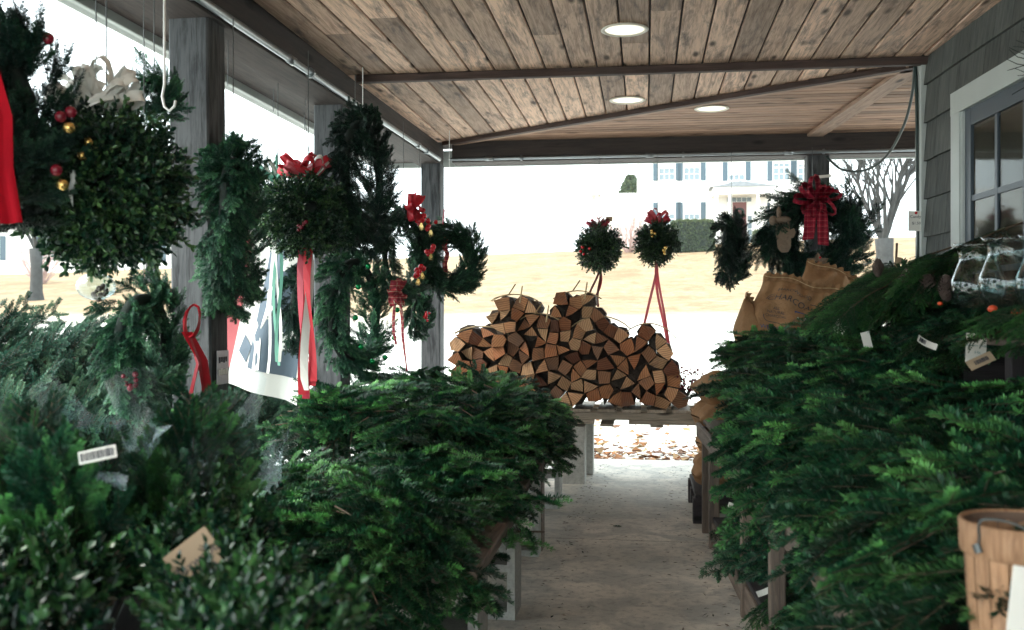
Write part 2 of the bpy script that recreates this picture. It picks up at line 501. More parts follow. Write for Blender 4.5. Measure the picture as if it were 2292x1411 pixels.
# split firewood: sawn ends and split / bark sides
t = NT('log_end', 0.85, 0.15)
v = t.coords((1, 1, 1), rnd=19)
rot = t.new('ShaderNodeVectorRotate', rotation_type='Y_AXIS'); t.link(v, rot.inputs['Vector'])
ra = t.new('ShaderNodeMath', operation='MULTIPLY'); ra.inputs[1].default_value = 40.0; t.link(t.rand(), ra.inputs[0]); t.link(ra.outputs[0], rot.inputs['Angle'])
wv = t.new('ShaderNodeTexWave', wave_type='BANDS', bands_direction='X'); wv.inputs['Scale'].default_value = 22; wv.inputs['Distortion'].default_value = 2.2
wv.inputs['Detail'].default_value = 3; wv.inputs['Detail Scale'].default_value = 1.5
t.link(rot.outputs[0], wv.inputs['Vector'])
tone = t.ramp(t.rand(), [(0.0, (0.12, 0.05, 0.033)), (0.22, (0.46, 0.19, 0.09)), (0.4, (0.20, 0.12, 0.08)), (0.6, (0.62, 0.29, 0.145)), (0.8, (0.52, 0.33, 0.19)), (1.0, (0.78, 0.47, 0.27))])
c = t.mix(t.ramp(wv.outputs['Fac'], [(0.25, 0.5), (0.75, 0.0)]), tone, t.mix(1.0, tone, (0.5, 0.36, 0.28), 'MULTIPLY'))
bl = t.noise(v, 9, 5, 0.6)
c = t.mix(t.ramp(bl, [(0.52, 0.0), (0.72, 0.7)]), c, (0.16, 0.10, 0.075))
t.color(c).bump(wv.outputs['Fac'], 0.4, 0.004)
MT['log_end'] = t.m
t = NT('log_side', 0.9, 0.15)
v = t.coords((9, 1.2, 9), rnd=19); f = t.noise(v, 6, 7, 0.7)
tone = t.ramp(t.rand(), [(0.0, (0.04, 0.03, 0.027)), (0.5, (0.09, 0.066, 0.052)), (1.0, (0.20, 0.16, 0.125))])
t.color(t.mix(t.ramp(f, [(0.35, 0.8), (0.6, 0.0)]), tone, (0.045, 0.036, 0.034))).bump(f, 0.7, 0.01)
MT['log_side'] = t.m
# printed bar code strip
t = NT('bar_print', 0.8, 0.2)
v = t.coords((1, 1, 1)); wv = t.new('ShaderNodeTexNoise'); wv.inputs['Scale'].default_value = 1.0; wv.inputs['Detail'].default_value = 0
mp = t.coords((420, 0.01, 0.01)); t.link(mp, wv.inputs['Vector'])
t.color(t.ramp(wv.outputs['Fac'], [(0.49, (0.05, 0.06, 0.10)), (0.51, (0.72, 0.72, 0.70))], 'CONSTANT'))
MT['bar_print'] = t.m

# ------------------------------------------------------------------ foliage geometry
def nrm(a):
    return a / np.maximum(np.linalg.norm(a, axis=-1, keepdims=True), 1e-9)

class FA:
    """collects leaf / needle quads with a tint each, plus stem tubes"""
    def __init__(s):
        s.Q, s.T, s.st = [], [], MB()
    def quads(s, q, t):
        s.Q.append(q); s.T.append(np.broadcast_to(np.asarray(t, float), (len(q),)).copy())
    def stem(s, P, r0, r1, n=4):
        s.st.tube([tuple(p) for p in P], list(np.linspace(r0, r1, len(P))), n, cap=False)
    def needles(s, P, up, nl, pitch, w, rng, phis, delta=60, tint=0.45, jit=14, tip_in=0.35):
        P = np.asarray(P, float)
        seg = np.linalg.norm(np.diff(P, axis=0), axis=1); cum = np.r_[0, np.cumsum(seg)]
        L = cum[-1]
        n = max(3, int(L / pitch))
        sarr = np.repeat((np.arange(n) + 0.5) / n * L, len(phis))
        sarr = np.clip(sarr + rng.uniform(-pitch, pitch, len(sarr)) * 0.5, 0, L)
        pos = np.stack([np.interp(sarr, cum, P[:, k]) for k in range(3)], 1)
        tan = nrm(np.stack([np.interp(np.minimum(sarr + 0.004, L + 0.004), np.r_[cum, L + 0.01], np.r_[P[:, k], P[-1, k] + 0.01 * (P[-1, k] - P[-2, k]) / max(seg[-1], 1e-6)]) for k in range(3)], 1) - pos)
        up = np.asarray(up, float)[None]
        upp = nrm(up - tan * (tan * up).sum(1, keepdims=True))
        side = np.cross(tan, upp)
        ph = np.radians(np.tile(phis, n) + rng.normal(0, jit, len(sarr)))[:, None]
        dl = np.radians(delta + rng.normal(0, 8, len(sarr)))[:, None]
        frac = (sarr / L)[:, None]
        dl = dl * (1 - tip_in * frac ** 3)
        rad = upp * np.cos(ph) + side * np.sin(ph)
        dr = nrm(tan * np.cos(dl) + rad * np.sin(dl))
        ln = nl * rng.uniform(0.75, 1.1, len(sarr))[:, None] * (1 - 0.35 * frac ** 4)
        nn = nrm(upp + rng.normal(0, 0.22, upp.shape))
        wv = nrm(np.cross(dr, nn)) * w / 2
        b = pos; mid = pos + dr * ln * 0.55; tip = pos + dr * ln
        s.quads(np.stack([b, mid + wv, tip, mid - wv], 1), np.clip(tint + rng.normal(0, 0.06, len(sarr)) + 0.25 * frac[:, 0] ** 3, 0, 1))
    def leaves(s, P, up, ll, lw, pitch, rng, tint=0.45, delta=55):
        P = np.asarray(P, float)
        seg = np.linalg.norm(np.diff(P, axis=0), axis=1); cum = np.r_[0, np.cumsum(seg)]; L = cum[-1]
        n = max(2, int(L / pitch))
        sarr = np.repeat((np.arange(n) + 0.6) / n * L, 2)
        pos = np.stack([np.interp(sarr, cum, P[:, k]) for k in range(3)], 1)
        tan = nrm(P[-1] - P[0])[None].repeat(len(sarr), 0)
        up = np.asarray(up, float)[None]
        upp = nrm(up - tan * (tan * up).sum(1, keepdims=True) + 1e-6)
        side = np.cross(tan, upp)
        k = np.arange(len(sarr))
        ph = (np.where(k % 2 == 0, 0, np.pi) + (k // 2) * np.pi / 2 + rng.normal(0, 0.3, len(sarr)))[:, None]
        rad = upp * np.cos(ph) + side * np.sin(ph)
        dl = np.radians(delta + rng.normal(0, 12, len(sarr)))[:, None] * (1 - 0.4 * (sarr / L)[:, None])
        dr = nrm(tan * np.cos(dl) + rad * np.sin(dl))
        wv = nrm(np.cross(dr, tan + rng.normal(0, 0.3, tan.shape))) 
        nv = np.cross(dr, wv)
        ln = ll * rng.uniform(0.7, 1.15, len(sarr))[:, None]
        w = lw * rng.uniform(0.8, 1.1, len(sarr))[:, None] / 2
        a = pos; m1 = pos + dr * ln * 0.35; m2 = pos + dr * ln * 0.72; tp = pos + dr * ln
        cup = nv * ln * 0.08
        tt = np.clip(tint + rng.normal(0, 0.12, len(sarr)) + 0.18 * (sarr / L), 0, 1)
        s.quads(np.stack([a, m1 + wv * w - cup, m2 + wv * w * 0.85 - cup, tp], 1), tt)
        s.quads(np.stack([a, tp, m2 - wv * w * 0.85 - cup, m1 - wv * w - cup], 1), tt)
    def merge(s, other, Mx, scale=1.0, dt=0.0):
        """append a transformed copy; Mx 4x4 numpy"""
        for q, t in zip(other.Q, other.T):
            qq = (q.reshape(-1, 3) * scale) @ Mx[:3, :3].T + Mx[:3, 3]
            s.Q.append(qq.reshape(-1, 4, 3)); s.T.append(np.clip(t + dt, 0, 1))
        V = (np.array(other.st.V) * scale) @ Mx[:3, :3].T + Mx[:3, 3] if other.st.V else []
        if len(V): s.st.add([tuple(v) for v in V], other.st.F)
    def mesh(s, name, leafmat, stemmat=None):
        stemmat = stemmat or MT['twig_bark']
        Q = np.concatenate(s.Q).astype(np.float32); T = np.concatenate(s.T).astype(np.float32)
        nq = len(Q); SV = np.array(s.st.V, np.float32).reshape(-1, 3)
        V = np.concatenate([Q.reshape(-1, 3), SV])
        me = bpy.data.meshes.new(name)
        me.vertices.add(len(V)); me.vertices.foreach_set('co', V.ravel())
        SF = np.array([f for f in s.st.F if len(f) == 4], np.int32).reshape(-1, 4) + nq * 4
        LI = np.concatenate([np.arange(nq * 4, dtype=np.int32), SF.ravel()])
        nf = nq + len(SF)
        me.loops.add(len(LI)); me.loops.foreach_set('vertex_index', LI)
        me.polygons.add(nf)
        me.polygons.foreach_set('loop_start', np.arange(nf, dtype=np.int32) * 4)
        me.polygons.foreach_set('loop_total', np.full(nf, 4, np.int32))
        me.materials.append(leafmat); me.materials.append(stemmat)
        me.polygons.foreach_set('material_index', np.r_[np.zeros(nq, np.int32), np.ones(len(SF), np.int32)])
        at_ = me.attributes.new('tint', 'FLOAT', 'POINT')
        at_.data.foreach_set('value', np.r_[np.repeat(T, 4), np.zeros(len(SV), np.float32)])
        me.update(); me.validate()
        return me

def arc(p, d, L, droop, n=5, side=None, bend=0.0):
    """polyline from p in direction d, length L, bending down by droop*L and sideways by bend*L"""
    p = np.asarray(p, float); d = nrm(np.asarray(d, float))
    s = np.linspace(0, 1, n)[:, None]
    q = p + d * s * L + np.array([0, 0, -1.0]) * droop * L * s ** 2
    if side is not None: q = q + np.asarray(side) * bend * L * s ** 2
    return q

def make_bough(seed, L=0.56, W=0.34, nl=0.029, pitch=0.0052, w=0.0054, droop=0.16, kind='fir', flat=1.0):
    rng = np.random.default_rng(seed)
    f = FA()
    main = arc((0, 0, 0), (1, 0, 0.06), L, droop, 9, (0, 1, 0), rng.uniform(-0.15, 0.15))
    f.stem(main, 0.0036, 0.0014, 5)
    phis = [-86, -62, 12, 62, 86] if kind == 'fir' else [-150, -90, -40, 0, 40, 90, 150]
    seglen = np.linspace(0, 1, 9)
    f.needles(main[4:], (0, 0, 1), nl, pitch, w, rng, phis, tint=0.5)
    nside = 12
    for k in range(nside):
        s = 0.20 + 0.74 * (k // 2) / (nside / 2 - 1) + rng.uniform(-0.02, 0.02)
        s = min(s, 0.97)
        p = np.array([np.interp(s, seglen, main[:, j]) for j in range(3)])
        sg = 1 if k % 2 else -1
        ang = R(rng.uniform(38, 58)) * sg
        ln = (W * 0.62) * (1.08 - s) ** 0.75 * rng.uniform(0.75, 1.15) + 0.035
        d = (math.cos(ang), math.sin(ang), rng.uniform(-0.05, 0.22) * flat - 0.3 * droop * s)
        tw = arc(p, d, ln, droop * 0.9, 5, (1, 0, 0), 0.16)
        f.stem(tw, 0.0022, 0.001, 3)
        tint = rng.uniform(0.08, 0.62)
        f.needles(tw, (0, 0, 1), nl * 0.95, pitch, w, rng, phis, tint=tint)
        nsub = int(ln / 0.072)
        for j in range(nsub):
            ss = 0.3 + 0.6 * (j + rng.uniform(0, 0.6)) / max(nsub, 1)
            q = np.array([np.interp(ss, np.linspace(0, 1, 5), tw[:, m]) for m in range(3)])
            a2 = ang + R(rng.uniform(35, 52)) * (1 if j % 2 else -1)
            l2 = ln * 0.42 * (1.15 - ss) + 0.02
            d2 = (math.cos(a2), math.sin(a2), rng.uniform(-0.1, 0.25) * flat)
            t2 = arc(q, d2, l2, droop * 0.6, 4)
            f.stem(t2, 0.0014, 0.0008, 3)
            f.needles(t2, (0, 0, 1), nl * 0.85, pitch, w, rng, phis, tint=min(1, tint + rng.uniform(-0.05, 0.34)))
    return f

def make_cedar(seed, L=0.5, W=0.26, droop=0.25):
    """flat drooping cedar spray: fine scale-leaved branchlets"""
    rng = np.random.default_rng(seed)
    f = FA()
    main = arc((0, 0, 0), (1, 0, 0.08), L, droop, 9, (0, 1, 0), rng.uniform(-0.2, 0.2))
    f.stem(main, 0.004, 0.001, 4)
    for k in range(26):
        s = 0.12 + 0.86 * k / 26
        p = np.array([np.interp(s, np.linspace(0, 1, 9), main[:, j]) for j in range(3)])
        sg = 1 if k % 2 else -1
        ang = R(rng.uniform(28, 46)) * sg
        ln = W * 0.6 * (1.1 - s) ** 0.7 * rng.uniform(0.7, 1.1) + 0.04
        tw = arc(p, (math.cos(ang), math.sin(ang), 0.02), ln, droop * 1.2, 5)
        f.stem(tw, 0.0014, 0.0009, 3)
        tint = rng.uniform(0.25, 0.65)
        nsub = int(ln / 0.011)
        for j in range(nsub):
            ss = (j + 0.5) / nsub
            q = np.array([np.interp(ss, np.linspace(0, 1, 5), tw[:, m]) for m in range(3)])
            a2 = ang + R(rng.uniform(25, 42)) * (1 if j % 2 else -1)
            l2 = (0.050 * (1 - ss) + 0.016) * rng.uniform(0.8, 1.2)
            t2 = arc(q, (math.cos(a2), math.sin(a2), rng.uniform(-0.15, 0.1)), l2, 0.35, 3)
            f.needles(t2, (0, 0, 1), 0.0075, 0.0042, 0.0045, rng, [-70, 0, 70], delta=35, tint=tint + 0.15 * ss)
        f.needles(tw, (0, 0, 1), 0.008, 0.004, 0.0045, rng, [-70, 0, 70], delta=35, tint=tint)
    return f

def make_sprig(seed, L=0.15, nl=0.02, w=0.003, pitch=0.0042, nside=5, kind='fir'):
    """a short tuft used on wreaths"""
    rng = np.random.default_rng(seed); f = FA()
    main = arc((0, 0, 0), (1, 0, 0), L, 0.1, 5)
    f.stem(main, 0.0025, 0.001, 3)
    ph = [-88, -40, 10, 50, 90, 170]
    f.needles(main, (0, 0, 1), nl, pitch, w, rng, ph, tint=0.45)
    for k in range(nside):
        s = 0.15 + 0.7 * k / nside
        ang = R(rng.uniform(30, 50)) * (1 if k % 2 else -1)
        p = main[0] + (main[-1] - main[0]) * s
        tw = arc(p, (math.cos(ang), math.sin(ang), rng.uniform(-0.2, 0.3)), L * 0.5 * (1.1 - s), 0.1, 3)
        f.needles(tw, (0, 0, 1), nl * 0.9, pitch, w, rng, ph, tint=rng.uniform(0.3, 0.65))
    return f

def make_box_sprig(seed, L=0.12, ll=0.021, lw=0.012, nside=3):
    rng = np.random.default_rng(seed); f = FA()
    main = arc((0, 0, 0), (1, 0, 0), L, rng.uniform(-0.1, 0.2), 4)
    f.stem(main, 0.0018, 0.0008, 3)
    f.leaves(main, (0, 0, 1), ll, lw, 0.011, rng, 0.45)
    for k in range(nside):
        s = rng.uniform(0.2, 0.7); a = rng.uniform(0, 6.28)
        p = main[0] + (main[-1] - main[0]) * s
        tw = arc(p, (1, 0.8 * math.cos(a), 0.8 * math.sin(a)), L * rng.uniform(0.35, 0.6), 0, 3)
        f.stem(tw, 0.001, 0.0006, 3)
        f.leaves(tw, (0, 0, 1), ll * 0.9, lw * 0.9, 0.011, rng, rng.uniform(0.35, 0.7))
    return f

def frame(d, up, loc, roll=0.0):
    d = Vector(d).normalized(); up = Vector(up)
    y = up.cross(d)
    if y.length < 1e-4: y = Vector((0, 1, 0)).cross(d)
    y.normalize(); z = d.cross(y)
    M = Matrix((d, y, z)).transposed() @ Matrix.Rotation(roll, 3, 'X')
    o = np.eye(4); o[:3, :3] = np.array(M); o[:3, 3] = loc
    return o

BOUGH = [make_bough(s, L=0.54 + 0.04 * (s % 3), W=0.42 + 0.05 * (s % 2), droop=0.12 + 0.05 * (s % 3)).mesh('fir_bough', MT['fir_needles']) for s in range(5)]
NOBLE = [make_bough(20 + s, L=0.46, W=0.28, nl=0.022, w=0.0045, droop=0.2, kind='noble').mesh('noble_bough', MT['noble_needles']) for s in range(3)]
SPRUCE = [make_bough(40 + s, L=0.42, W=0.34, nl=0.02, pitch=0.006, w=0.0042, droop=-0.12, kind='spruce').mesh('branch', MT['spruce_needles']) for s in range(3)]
CEDAR = [make_cedar(60 + s, L=0.42 + 0.05 * s).mesh('cedar_bough', MT['cedar_scales']) for s in range(3)]
SPRIG = [make_sprig(80 + s) for s in range(5)]
SPRIG_C = [make_sprig(90 + s, nl=0.011, w=0.0045, pitch=0.005, nside=8) for s in range(4)]
BOXS = [make_box_sprig(100 + s) for s in range(5)]

def wreath_mesh(seed, Rr, tr, n, kind='fir', long=0.0, mat='wreath_needles', sc=1.0):
    """ring in the local xz plane (faces local -y)"""
    rng = np.random.default_rng(seed); f = FA()
    src = {'fir': SPRIG, 'cedar': SPRIG_C, 'box': BOXS}[kind]
    for k in range(n):
        th = rng.uniform(0, 2 * math.pi); ph = rng.uniform(0, 2 * math.pi)
        er = np.array([math.cos(th), 0, math.sin(th)]); et = np.array([-math.sin(th), 0, math.cos(th)]); ey = np.array([0, 1.0, 0])
        out = er * math.cos(ph) + ey * math.sin(ph)
        rr = tr * rng.uniform(0.15, 0.6)
        p = er * Rr + out * rr
        d = et * rng.uniform(0.55, 1.1) + out * rng.uniform(0.35, 0.9) + rng.normal(0, 0.15, 3)
        sc_ = sc * rng.uniform(0.75, 1.15) * (1 + (long if rng.random() < 0.12 else 0))
        f.merge(src[rng.integers(len(src))], frame(d, out, p, rng.uniform(-0.6, 0.6)), sc_, rng.uniform(-0.18, 0.14))
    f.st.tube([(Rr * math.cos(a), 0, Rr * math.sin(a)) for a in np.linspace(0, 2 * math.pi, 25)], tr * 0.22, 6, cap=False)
    return f.mesh('foliage', MT[mat], MT['dark_core'])

def ball_mesh(seed, r, n, mat='boxwood_leaf', sc=1.0, src=None):
    rng = np.random.default_rng(seed); f = FA(); src = src or BOXS
    for k in range(n):
        d = nrm(rng.normal(0, 1, 3)); p = d * r * rng.uniform(0.42, 0.72)
        dd = d + rng.normal(0, 0.32, 3) + np.array([0, 0, -0.12])
        f.merge(src[rng.integers(len(src))], frame(dd, (0.3, 0.2, 1), p, rng.uniform(0, 6.28)), sc * rng.uniform(0.8, 1.2), rng.uniform(-0.25, 0.15))
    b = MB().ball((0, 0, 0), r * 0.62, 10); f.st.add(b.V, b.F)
    return f.mesh('foliage', MT[mat], MT['dark_core'])
# ================================================================== floor slab
floor = MB().box(-2.0, 4.2, -2.6, 7.86, -0.16, -0.0016).build('floor', MT['crate_wood'])
tag(floor, kind='structure')
for (y0, y1) in ((-2.55, 1.3), (1.31, 5.06), (5.07, 7.85)):
    for (x0, x1) in ((-1.99, 1.1), (1.106, 4.19)):
        MB().box(x0, x1, y0, y1, -0.03, 0.0).build('slab_panel', MT['floor_concrete'], floor)

# ================================================================== porch frame
CZ = 2.49          # ceiling
BZ = 2.33          # beam underside
YF = 7.5           # inner face of the end beam
porch = empty('porch', (0, 0, 0), label='timber porch with weathered plank ceiling, grey posts and dark beams', cat='porch')

def beam_x(y):     # inner face of the side beam
    return -1.68 + (y - 4.0) * 0.022

def post(x, y, w=0.165, z1=BZ):
    o = MB().cbox(0, z1, -w / 2, w / 2, -w / 2, w / 2, 0.008).build('post', MT['post_wood'], porch)
    o.location = (x, y, 0); o.rotation_euler = (0, R(-90), 0)
    return o
p1 = post(-1.77, 3.76); p1.rotation_euler = (0, R(-90.6), 0)
post(-1.765, 5.40)
post(-1.665, 7.60, 0.155)
post(1.27, 7.60, 0.16)
post(-1.86, 0.6)
post(3.9, 7.60, 0.16)
# beams
for name, a, b in (('beam', (beam_x(-2.5) - 0.095, -2.5), (beam_x(YF + 0.2) - 0.095, YF + 0.2)),):
    board('beam', (a[0], a[1], BZ + 0.13), (b[0], b[1], BZ + 0.13), 0.19, 0.26, MT['beam_wood'], porch)
board('beam', (-1.49, YF + 0.095, BZ + 0.131), (4.2, YF + 0.095, BZ + 0.131), 0.19, 0.26, MT['beam_wood'], porch)
# outer soffit, fascia and gutter lip
board('soffit', (-2.06, -2.6, 2.452), (-1.98, 8.3, 2.452), 0.46, 0.02, MT['beam_wood'], porch)
board('fascia', (-2.30, -2.6, 2.47), (-2.22, 8.4, 2.47), 0.03, 0.14, MT['white_trim'], porch)
board('fascia', (-2.16, 8.22, 2.47), (4.2, 8.22, 2.47), 0.03, 0.14, MT['white_trim'], porch)
board('soffit', (-1.45, 7.96, 2.452), (4.2, 7.96, 2.452), 0.50, 0.02, MT['beam_wood'], porch)
gut = MB()
for a, b in (((-2.36, -2.6), (-2.28, 8.4)),):
    gut.tube([(a[0], a[1], 2.46), (b[0], b[1], 2.46)], 0.055, 8)
gut.build('gutter', MT['white_trim'], porch)
# roof deck above the ceiling (keeps the daylight out)
rf = MB().box(-2.30, 4.3, -2.6, 8.25, 2.56, 2.62)
rf.build('roof', MT['beam_wood'], porch)

# ceiling planks, each its own piece
ceil = MB().box(-1.62, 4.2, -2.55, 7.62, CZ + 0.024, CZ + 0.04).build('ceiling', MT['beam_wood'], porch)
def hip_y(x): return 5.42 + (1.42 - x) * (YF - 5.42) / (1.42 + 1.56)
def hip_x(y): return 1.42 - (y - 5.42) * (1.42 + 1.56) / (YF - 5.42)
rnd = random.Random(3)
def plank(x, w, y0, y1, mat='ceiling_wood', dz=0.0):
    z = CZ + 0.010 + dz
    board('ceiling_board', (x, y0, z), (x, y1, z), w, 0.018, MT[mat], ceil, c=0.005)
x = -1.66
while x < 2.05:
    w = 0.139
    cx = x + w / 2
    cuts = [-2.5, rnd.uniform(-0.8, 1.8), rnd.uniform(2.6, 4.9), 5.32]
    for a, b in zip(cuts[:-1], cuts[1:]):
        plank(cx, w - 0.008, a + 0.0015, b - 0.0015, dz=rnd.uniform(-0.0015, 0.0015))
    if cx < 1.38:
        yh = hip_y(cx)
        plank(cx, w - 0.008, 5.325, min(yh + 0.03, YF), dz=rnd.uniform(-0.0015, 0.0015))
    x += w + 0.001
y = 5.40
while y < YF:
    w = 0.082
    xa = max(hip_x(y + w / 2), -1.5)
    xs = [xa, 1.35, 4.2]
    for a, b in zip(xs[:-1], xs[1:]):
        z = CZ + 0.0085 + rnd.uniform(-0.001, 0.001)
        if b - a > 0.05:
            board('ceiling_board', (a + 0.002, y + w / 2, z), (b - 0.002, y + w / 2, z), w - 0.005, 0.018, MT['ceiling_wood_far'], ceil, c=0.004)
    y += w + 0.001
# trims under the ceiling
board('trim_board', (-1.60, 5.33, CZ - 0.022), (1.50, 5.33, CZ - 0.022), 0.045, 0.042, MT['trim_wood'], porch)
board('trim_board', (-1.60, 5.39, CZ - 0.012), (1.50, 5.39, CZ - 0.012), 0.07, 0.02, MT['trim_wood_light'], porch)
hx = Vector((-1.56 - 1.42, YF - 5.42, 0)).normalized(); hn = Vector((-hx.y, hx.x, 0))
a, b = Vector((1.42, 5.45, CZ - 0.016)), Vector((-1.55, YF - 0.01, CZ - 0.016))
board('trim_board', a, b, 0.05, 0.03, MT['trim_wood'], porch)
board('trim_board', a - hn * 0.055, b - hn * 0.055 + hx * -0.06, 0.055, 0.022, MT['trim_wood_light'], porch)
board('trim_board', (1.43, 5.45, CZ - 0.014), (1.24, YF - 0.01, CZ - 0.014), 0.12, 0.026, MT['trim_wood_light'], porch)

# conduit runs under the beams
def conduit(pts, r, label, joints):
    e = empty('conduit_pipe', pts[0], label=label, cat='pipe')
    P0 = Vector(pts[0])
    MB().tube([Vector(p) - P0 for p in pts], r, 10).build('pipe', MT['galvanised'], e, smooth=True)
    d = (Vector(pts[1]) - P0).normalized()
    L = (Vector(pts[1]) - P0).length
    for s in joints:
        q = d * L * s
        MB().tube([q - d * 0.03, q + d * 0.03], r * 1.28, 10).build('coupling', MT['galvanised'], e, smooth=True)
        MB().tube([q + d * 0.25 - d * 0.008, q + d * 0.25 + d * 0.008], r * 1.5, 10).build('clamp', MT['galvanised'], e)
conduit([(beam_x(-2) + 0.022, -2.0, BZ + 0.02), (beam_x(7.46) + 0.022, 7.46, BZ + 0.02)], 0.017, 'long galvanised conduit pipe along the side beam over the hanging wreaths', (0.35, 0.55, 0.68, 0.8, 0.93))
conduit([(-1.50, YF - 0.02, BZ + 0.02), (3.6, YF - 0.02, BZ + 0.02)], 0.013, 'galvanised conduit pipe along the foot of the end beam', (0.06, 0.3, 0.5, 0.72))

# recessed ceiling lights (lit)
for (px, py), lab in (((1398, 65), 'round lit ceiling light among the wide planks before the cross trim'),
                      ((1404, 223), 'round lit ceiling light between the cross trim and the diagonal trim'),
                      ((1593, 242), 'round lit ceiling light among the narrow planks past the diagonal trim')):
    dd = 2200 * (CZ - CH) / (700 - py)
    P = at(px, py, d=dd)
    e = empty('ceiling_light', (P.x, P.y, CZ), label=lab, cat='ceiling light', group='recessed ceiling lights')
    MB().lathe([(0.094, -0.001), (0.108, -0.002), (0.112, -0.006), (0.104, -0.010), (0.094, -0.009), (0.091, -0.003)], 32).build('trim_ring', MT['lamp_trim'], e, smooth=True)
    MB().lathe([(0.0005, -0.005), (0.05, -0.0055), (0.092, -0.004)], 32).build('lens', MT['lamp_lens'], e, smooth=True)

# ================================================================== shop wall on the aisle's other side
WA = R(3.3)                 # the wall runs a little askew to the porch
WC = Vector((1.425, 5.40, 0))
shop = empty('shop_building', WC, (0, 0, R(-90) + WA), label='grey shingled shop wall with white trimmed window under the porch', cat='building')
# local x runs along the wall towards the camera, local y points to the aisle... (rotated -90): local +x = -Y world, local -y = -X world
WL = 7.8
backing = MB().box(0.04, WL, 0.02, 0.20, 0, CZ + 0.03).build('wall', MT['crate_wood'], shop)
MB().box(0.0, 0.20, 0.202, 3.0, 0, CZ + 0.03).build('side_wall', MT['shingle'], shop)
wx0, wx1, wz0, wz1 = 0.50, 1.95, 1.02, 2.20    # outer edge of the window trim
row = 0.197
k = 0
z = -0.02
while z < CZ:
    xx = 0.075 - rnd.uniform(0, 0.1)
    while xx < WL:
        w = rnd.uniform(0.14, 0.30)
        a, b = max(xx, 0.075), xx + w - 0.004
        if b - a > 0.03:
            z0, z1 = z - rnd.uniform(0, 0.004), min(z + row + 0.02, CZ)
            segs = [(a, b, z0)]
            if z1 > wz0 + 0.02 and z0 < wz1 - 0.02 and b > wx0 and a < wx1:
                segs = []
                if a < wx0: segs.append((a, wx0, z0))
                if b > wx1: segs.append((wx1, b, z0))
                if z1 > wz1 + 0.02: segs.append((max(a, wx0), min(b, wx1), wz1))
            for (s0, s1, z0) in segs:
                if s1 - s0 < 0.015: continue
                mb = MB().add([(s0, 0.020, z1), (s1, 0.020, z1), (s1, 0.014, z1), (s0, 0.014, z1),
                               (s0, 0.020, z0), (s1, 0.020, z0), (s1, -0.004, z0), (s0, -0.004, z0)],
                              [(0, 1, 2, 3), (4, 7, 6, 5), (3, 2, 6, 7), (0, 3, 7, 4), (1, 5, 6, 2), (0, 4, 5, 1)])
                if s0 < 3.2: mb.build('shingle', MT['shingle'], backing)
        xx += w
    z += row
# corner board
cb = MB().box(-0.012, 0.072, -0.014, 0.02, 0, CZ - 0.002); cb.box(-0.024, -0.0121, -0.014, 0.14, 0, CZ - 0.002)
cb.build('corner_board', MT['white_trim'], shop)
# window: trim, sash, panes and a dark sheet for the dim room behind
win = empty('window', (0, 0, 0)); win.parent = shop
tw = 0.105
def fr_part(name, x0, x1, z0, z1, y0, y1, mat):
    return MB().box(x0, x1, y0, y1, z0, z1).build(name, MT[mat], win)
fr_part('casing', wx0, wx0 + tw, wz0, wz1 - tw, -0.020, 0.02, 'white_trim')
fr_part('casing', wx1 - tw, wx1, wz0, wz1 - tw, -0.020, 0.02, 'white_trim')
fr_part('casing', wx0, wx1, wz1 - tw, wz1, -0.022, 0.02, 'white_trim')
fr_part('sill', wx0 - 0.03, wx1 + 0.03, wz0 - 0.05, wz0, -0.05, 0.02, 'white_trim')
ix0, ix1, iz0, iz1 = wx0 + tw, wx1 - tw, wz0, wz1 - tw
# the jamb lining just proud of the backing
fr_part('jamb', ix0, ix0 + 0.02, iz0, iz1, -0.012, 0.0195, 'white_trim')
sw = 0.065
fr_part('sash', ix0 + 0.02, ix0 + 0.02 + sw, iz0, iz1, 0.0, 0.0185, 'sash_paint')
fr_part('sash', ix1 - sw, ix1, iz0, iz1, 0.0, 0.0185, 'sash_paint')
fr_part('sash', ix0 + 0.02 + sw, ix1 - sw, iz1 - sw * 1.2, iz1, 0.001, 0.0185, 'sash_paint')
gx0, gx1, gz0, gz1 = ix0 + 0.02 + sw, ix1 - sw, iz0, iz1 - sw * 1.2
nx, nz = 4, 3
pw, phh = (gx1 - gx0) / nx, (gz1 - gz0) / nz
for i in range(1, nx):
    fr_part('muntin', gx0 + i * pw - 0.013, gx0 + i * pw + 0.013, gz0, gz1, 0.003, 0.0185, 'sash_paint')
for j in range(1, nz):
    fr_part('muntin', gx0, gx1, gz0 + j * phh - 0.013, gz0 + j * phh + 0.013, 0.004, 0.0185, 'sash_paint')
for i in range(nx):
    for j in range(nz):
        fr_part('pane', gx0 + i * pw + 0.013, gx0 + (i + 1) * pw - 0.013, gz0 + j * phh + 0.013, gz0 + (j + 1) * phh - 0.013, 0.010, 0.013, 'window_glass')
fr_part('dim_room_sheet', gx0, gx1, gz0, gz1, 0.0165, 0.0192, 'dim_room_sheet')  # flat sheet close behind the panes, the room's dimness put into its colour
# ================================================================== ground outside
def sm(a, b, x):
    t = max(0.0, min(1.0, (x - a) / (b - a))); return t * t * (3 - 2 * t)
def ground_z(X, Y):
    z60 = max(3.7, min(5.6, 5.1 + 0.035 * X))
    z = -0.12
    z += 1.15 * sm(9.5, 34, Y)
    t = max(0.0, (Y - 26) / 34.0)
    t = min(t, 1.0)
    z += (z60 - 1.03) * (t * t * (2.2 - 1.2 * t))
    if Y > 60: z += 0.004 * (Y - 60) 
    z += 0.05 * math.sin(X * 0.31) * sm(20, 30, Y) * math.cos(Y * 0.23)
    return z
xs = np.r_[np.linspace(-240, -70, 6), np.linspace(-60, 60, 61), np.linspace(70, 240, 6)]
ys = np.r_[np.linspace(-100, -10, 5), np.linspace(-5, 80, 86), np.linspace(95, 240, 5)]
mb = MB()
mb.V = [(x, y, ground_z(x, y)) for y in ys for x in xs]
nxx = len(xs)
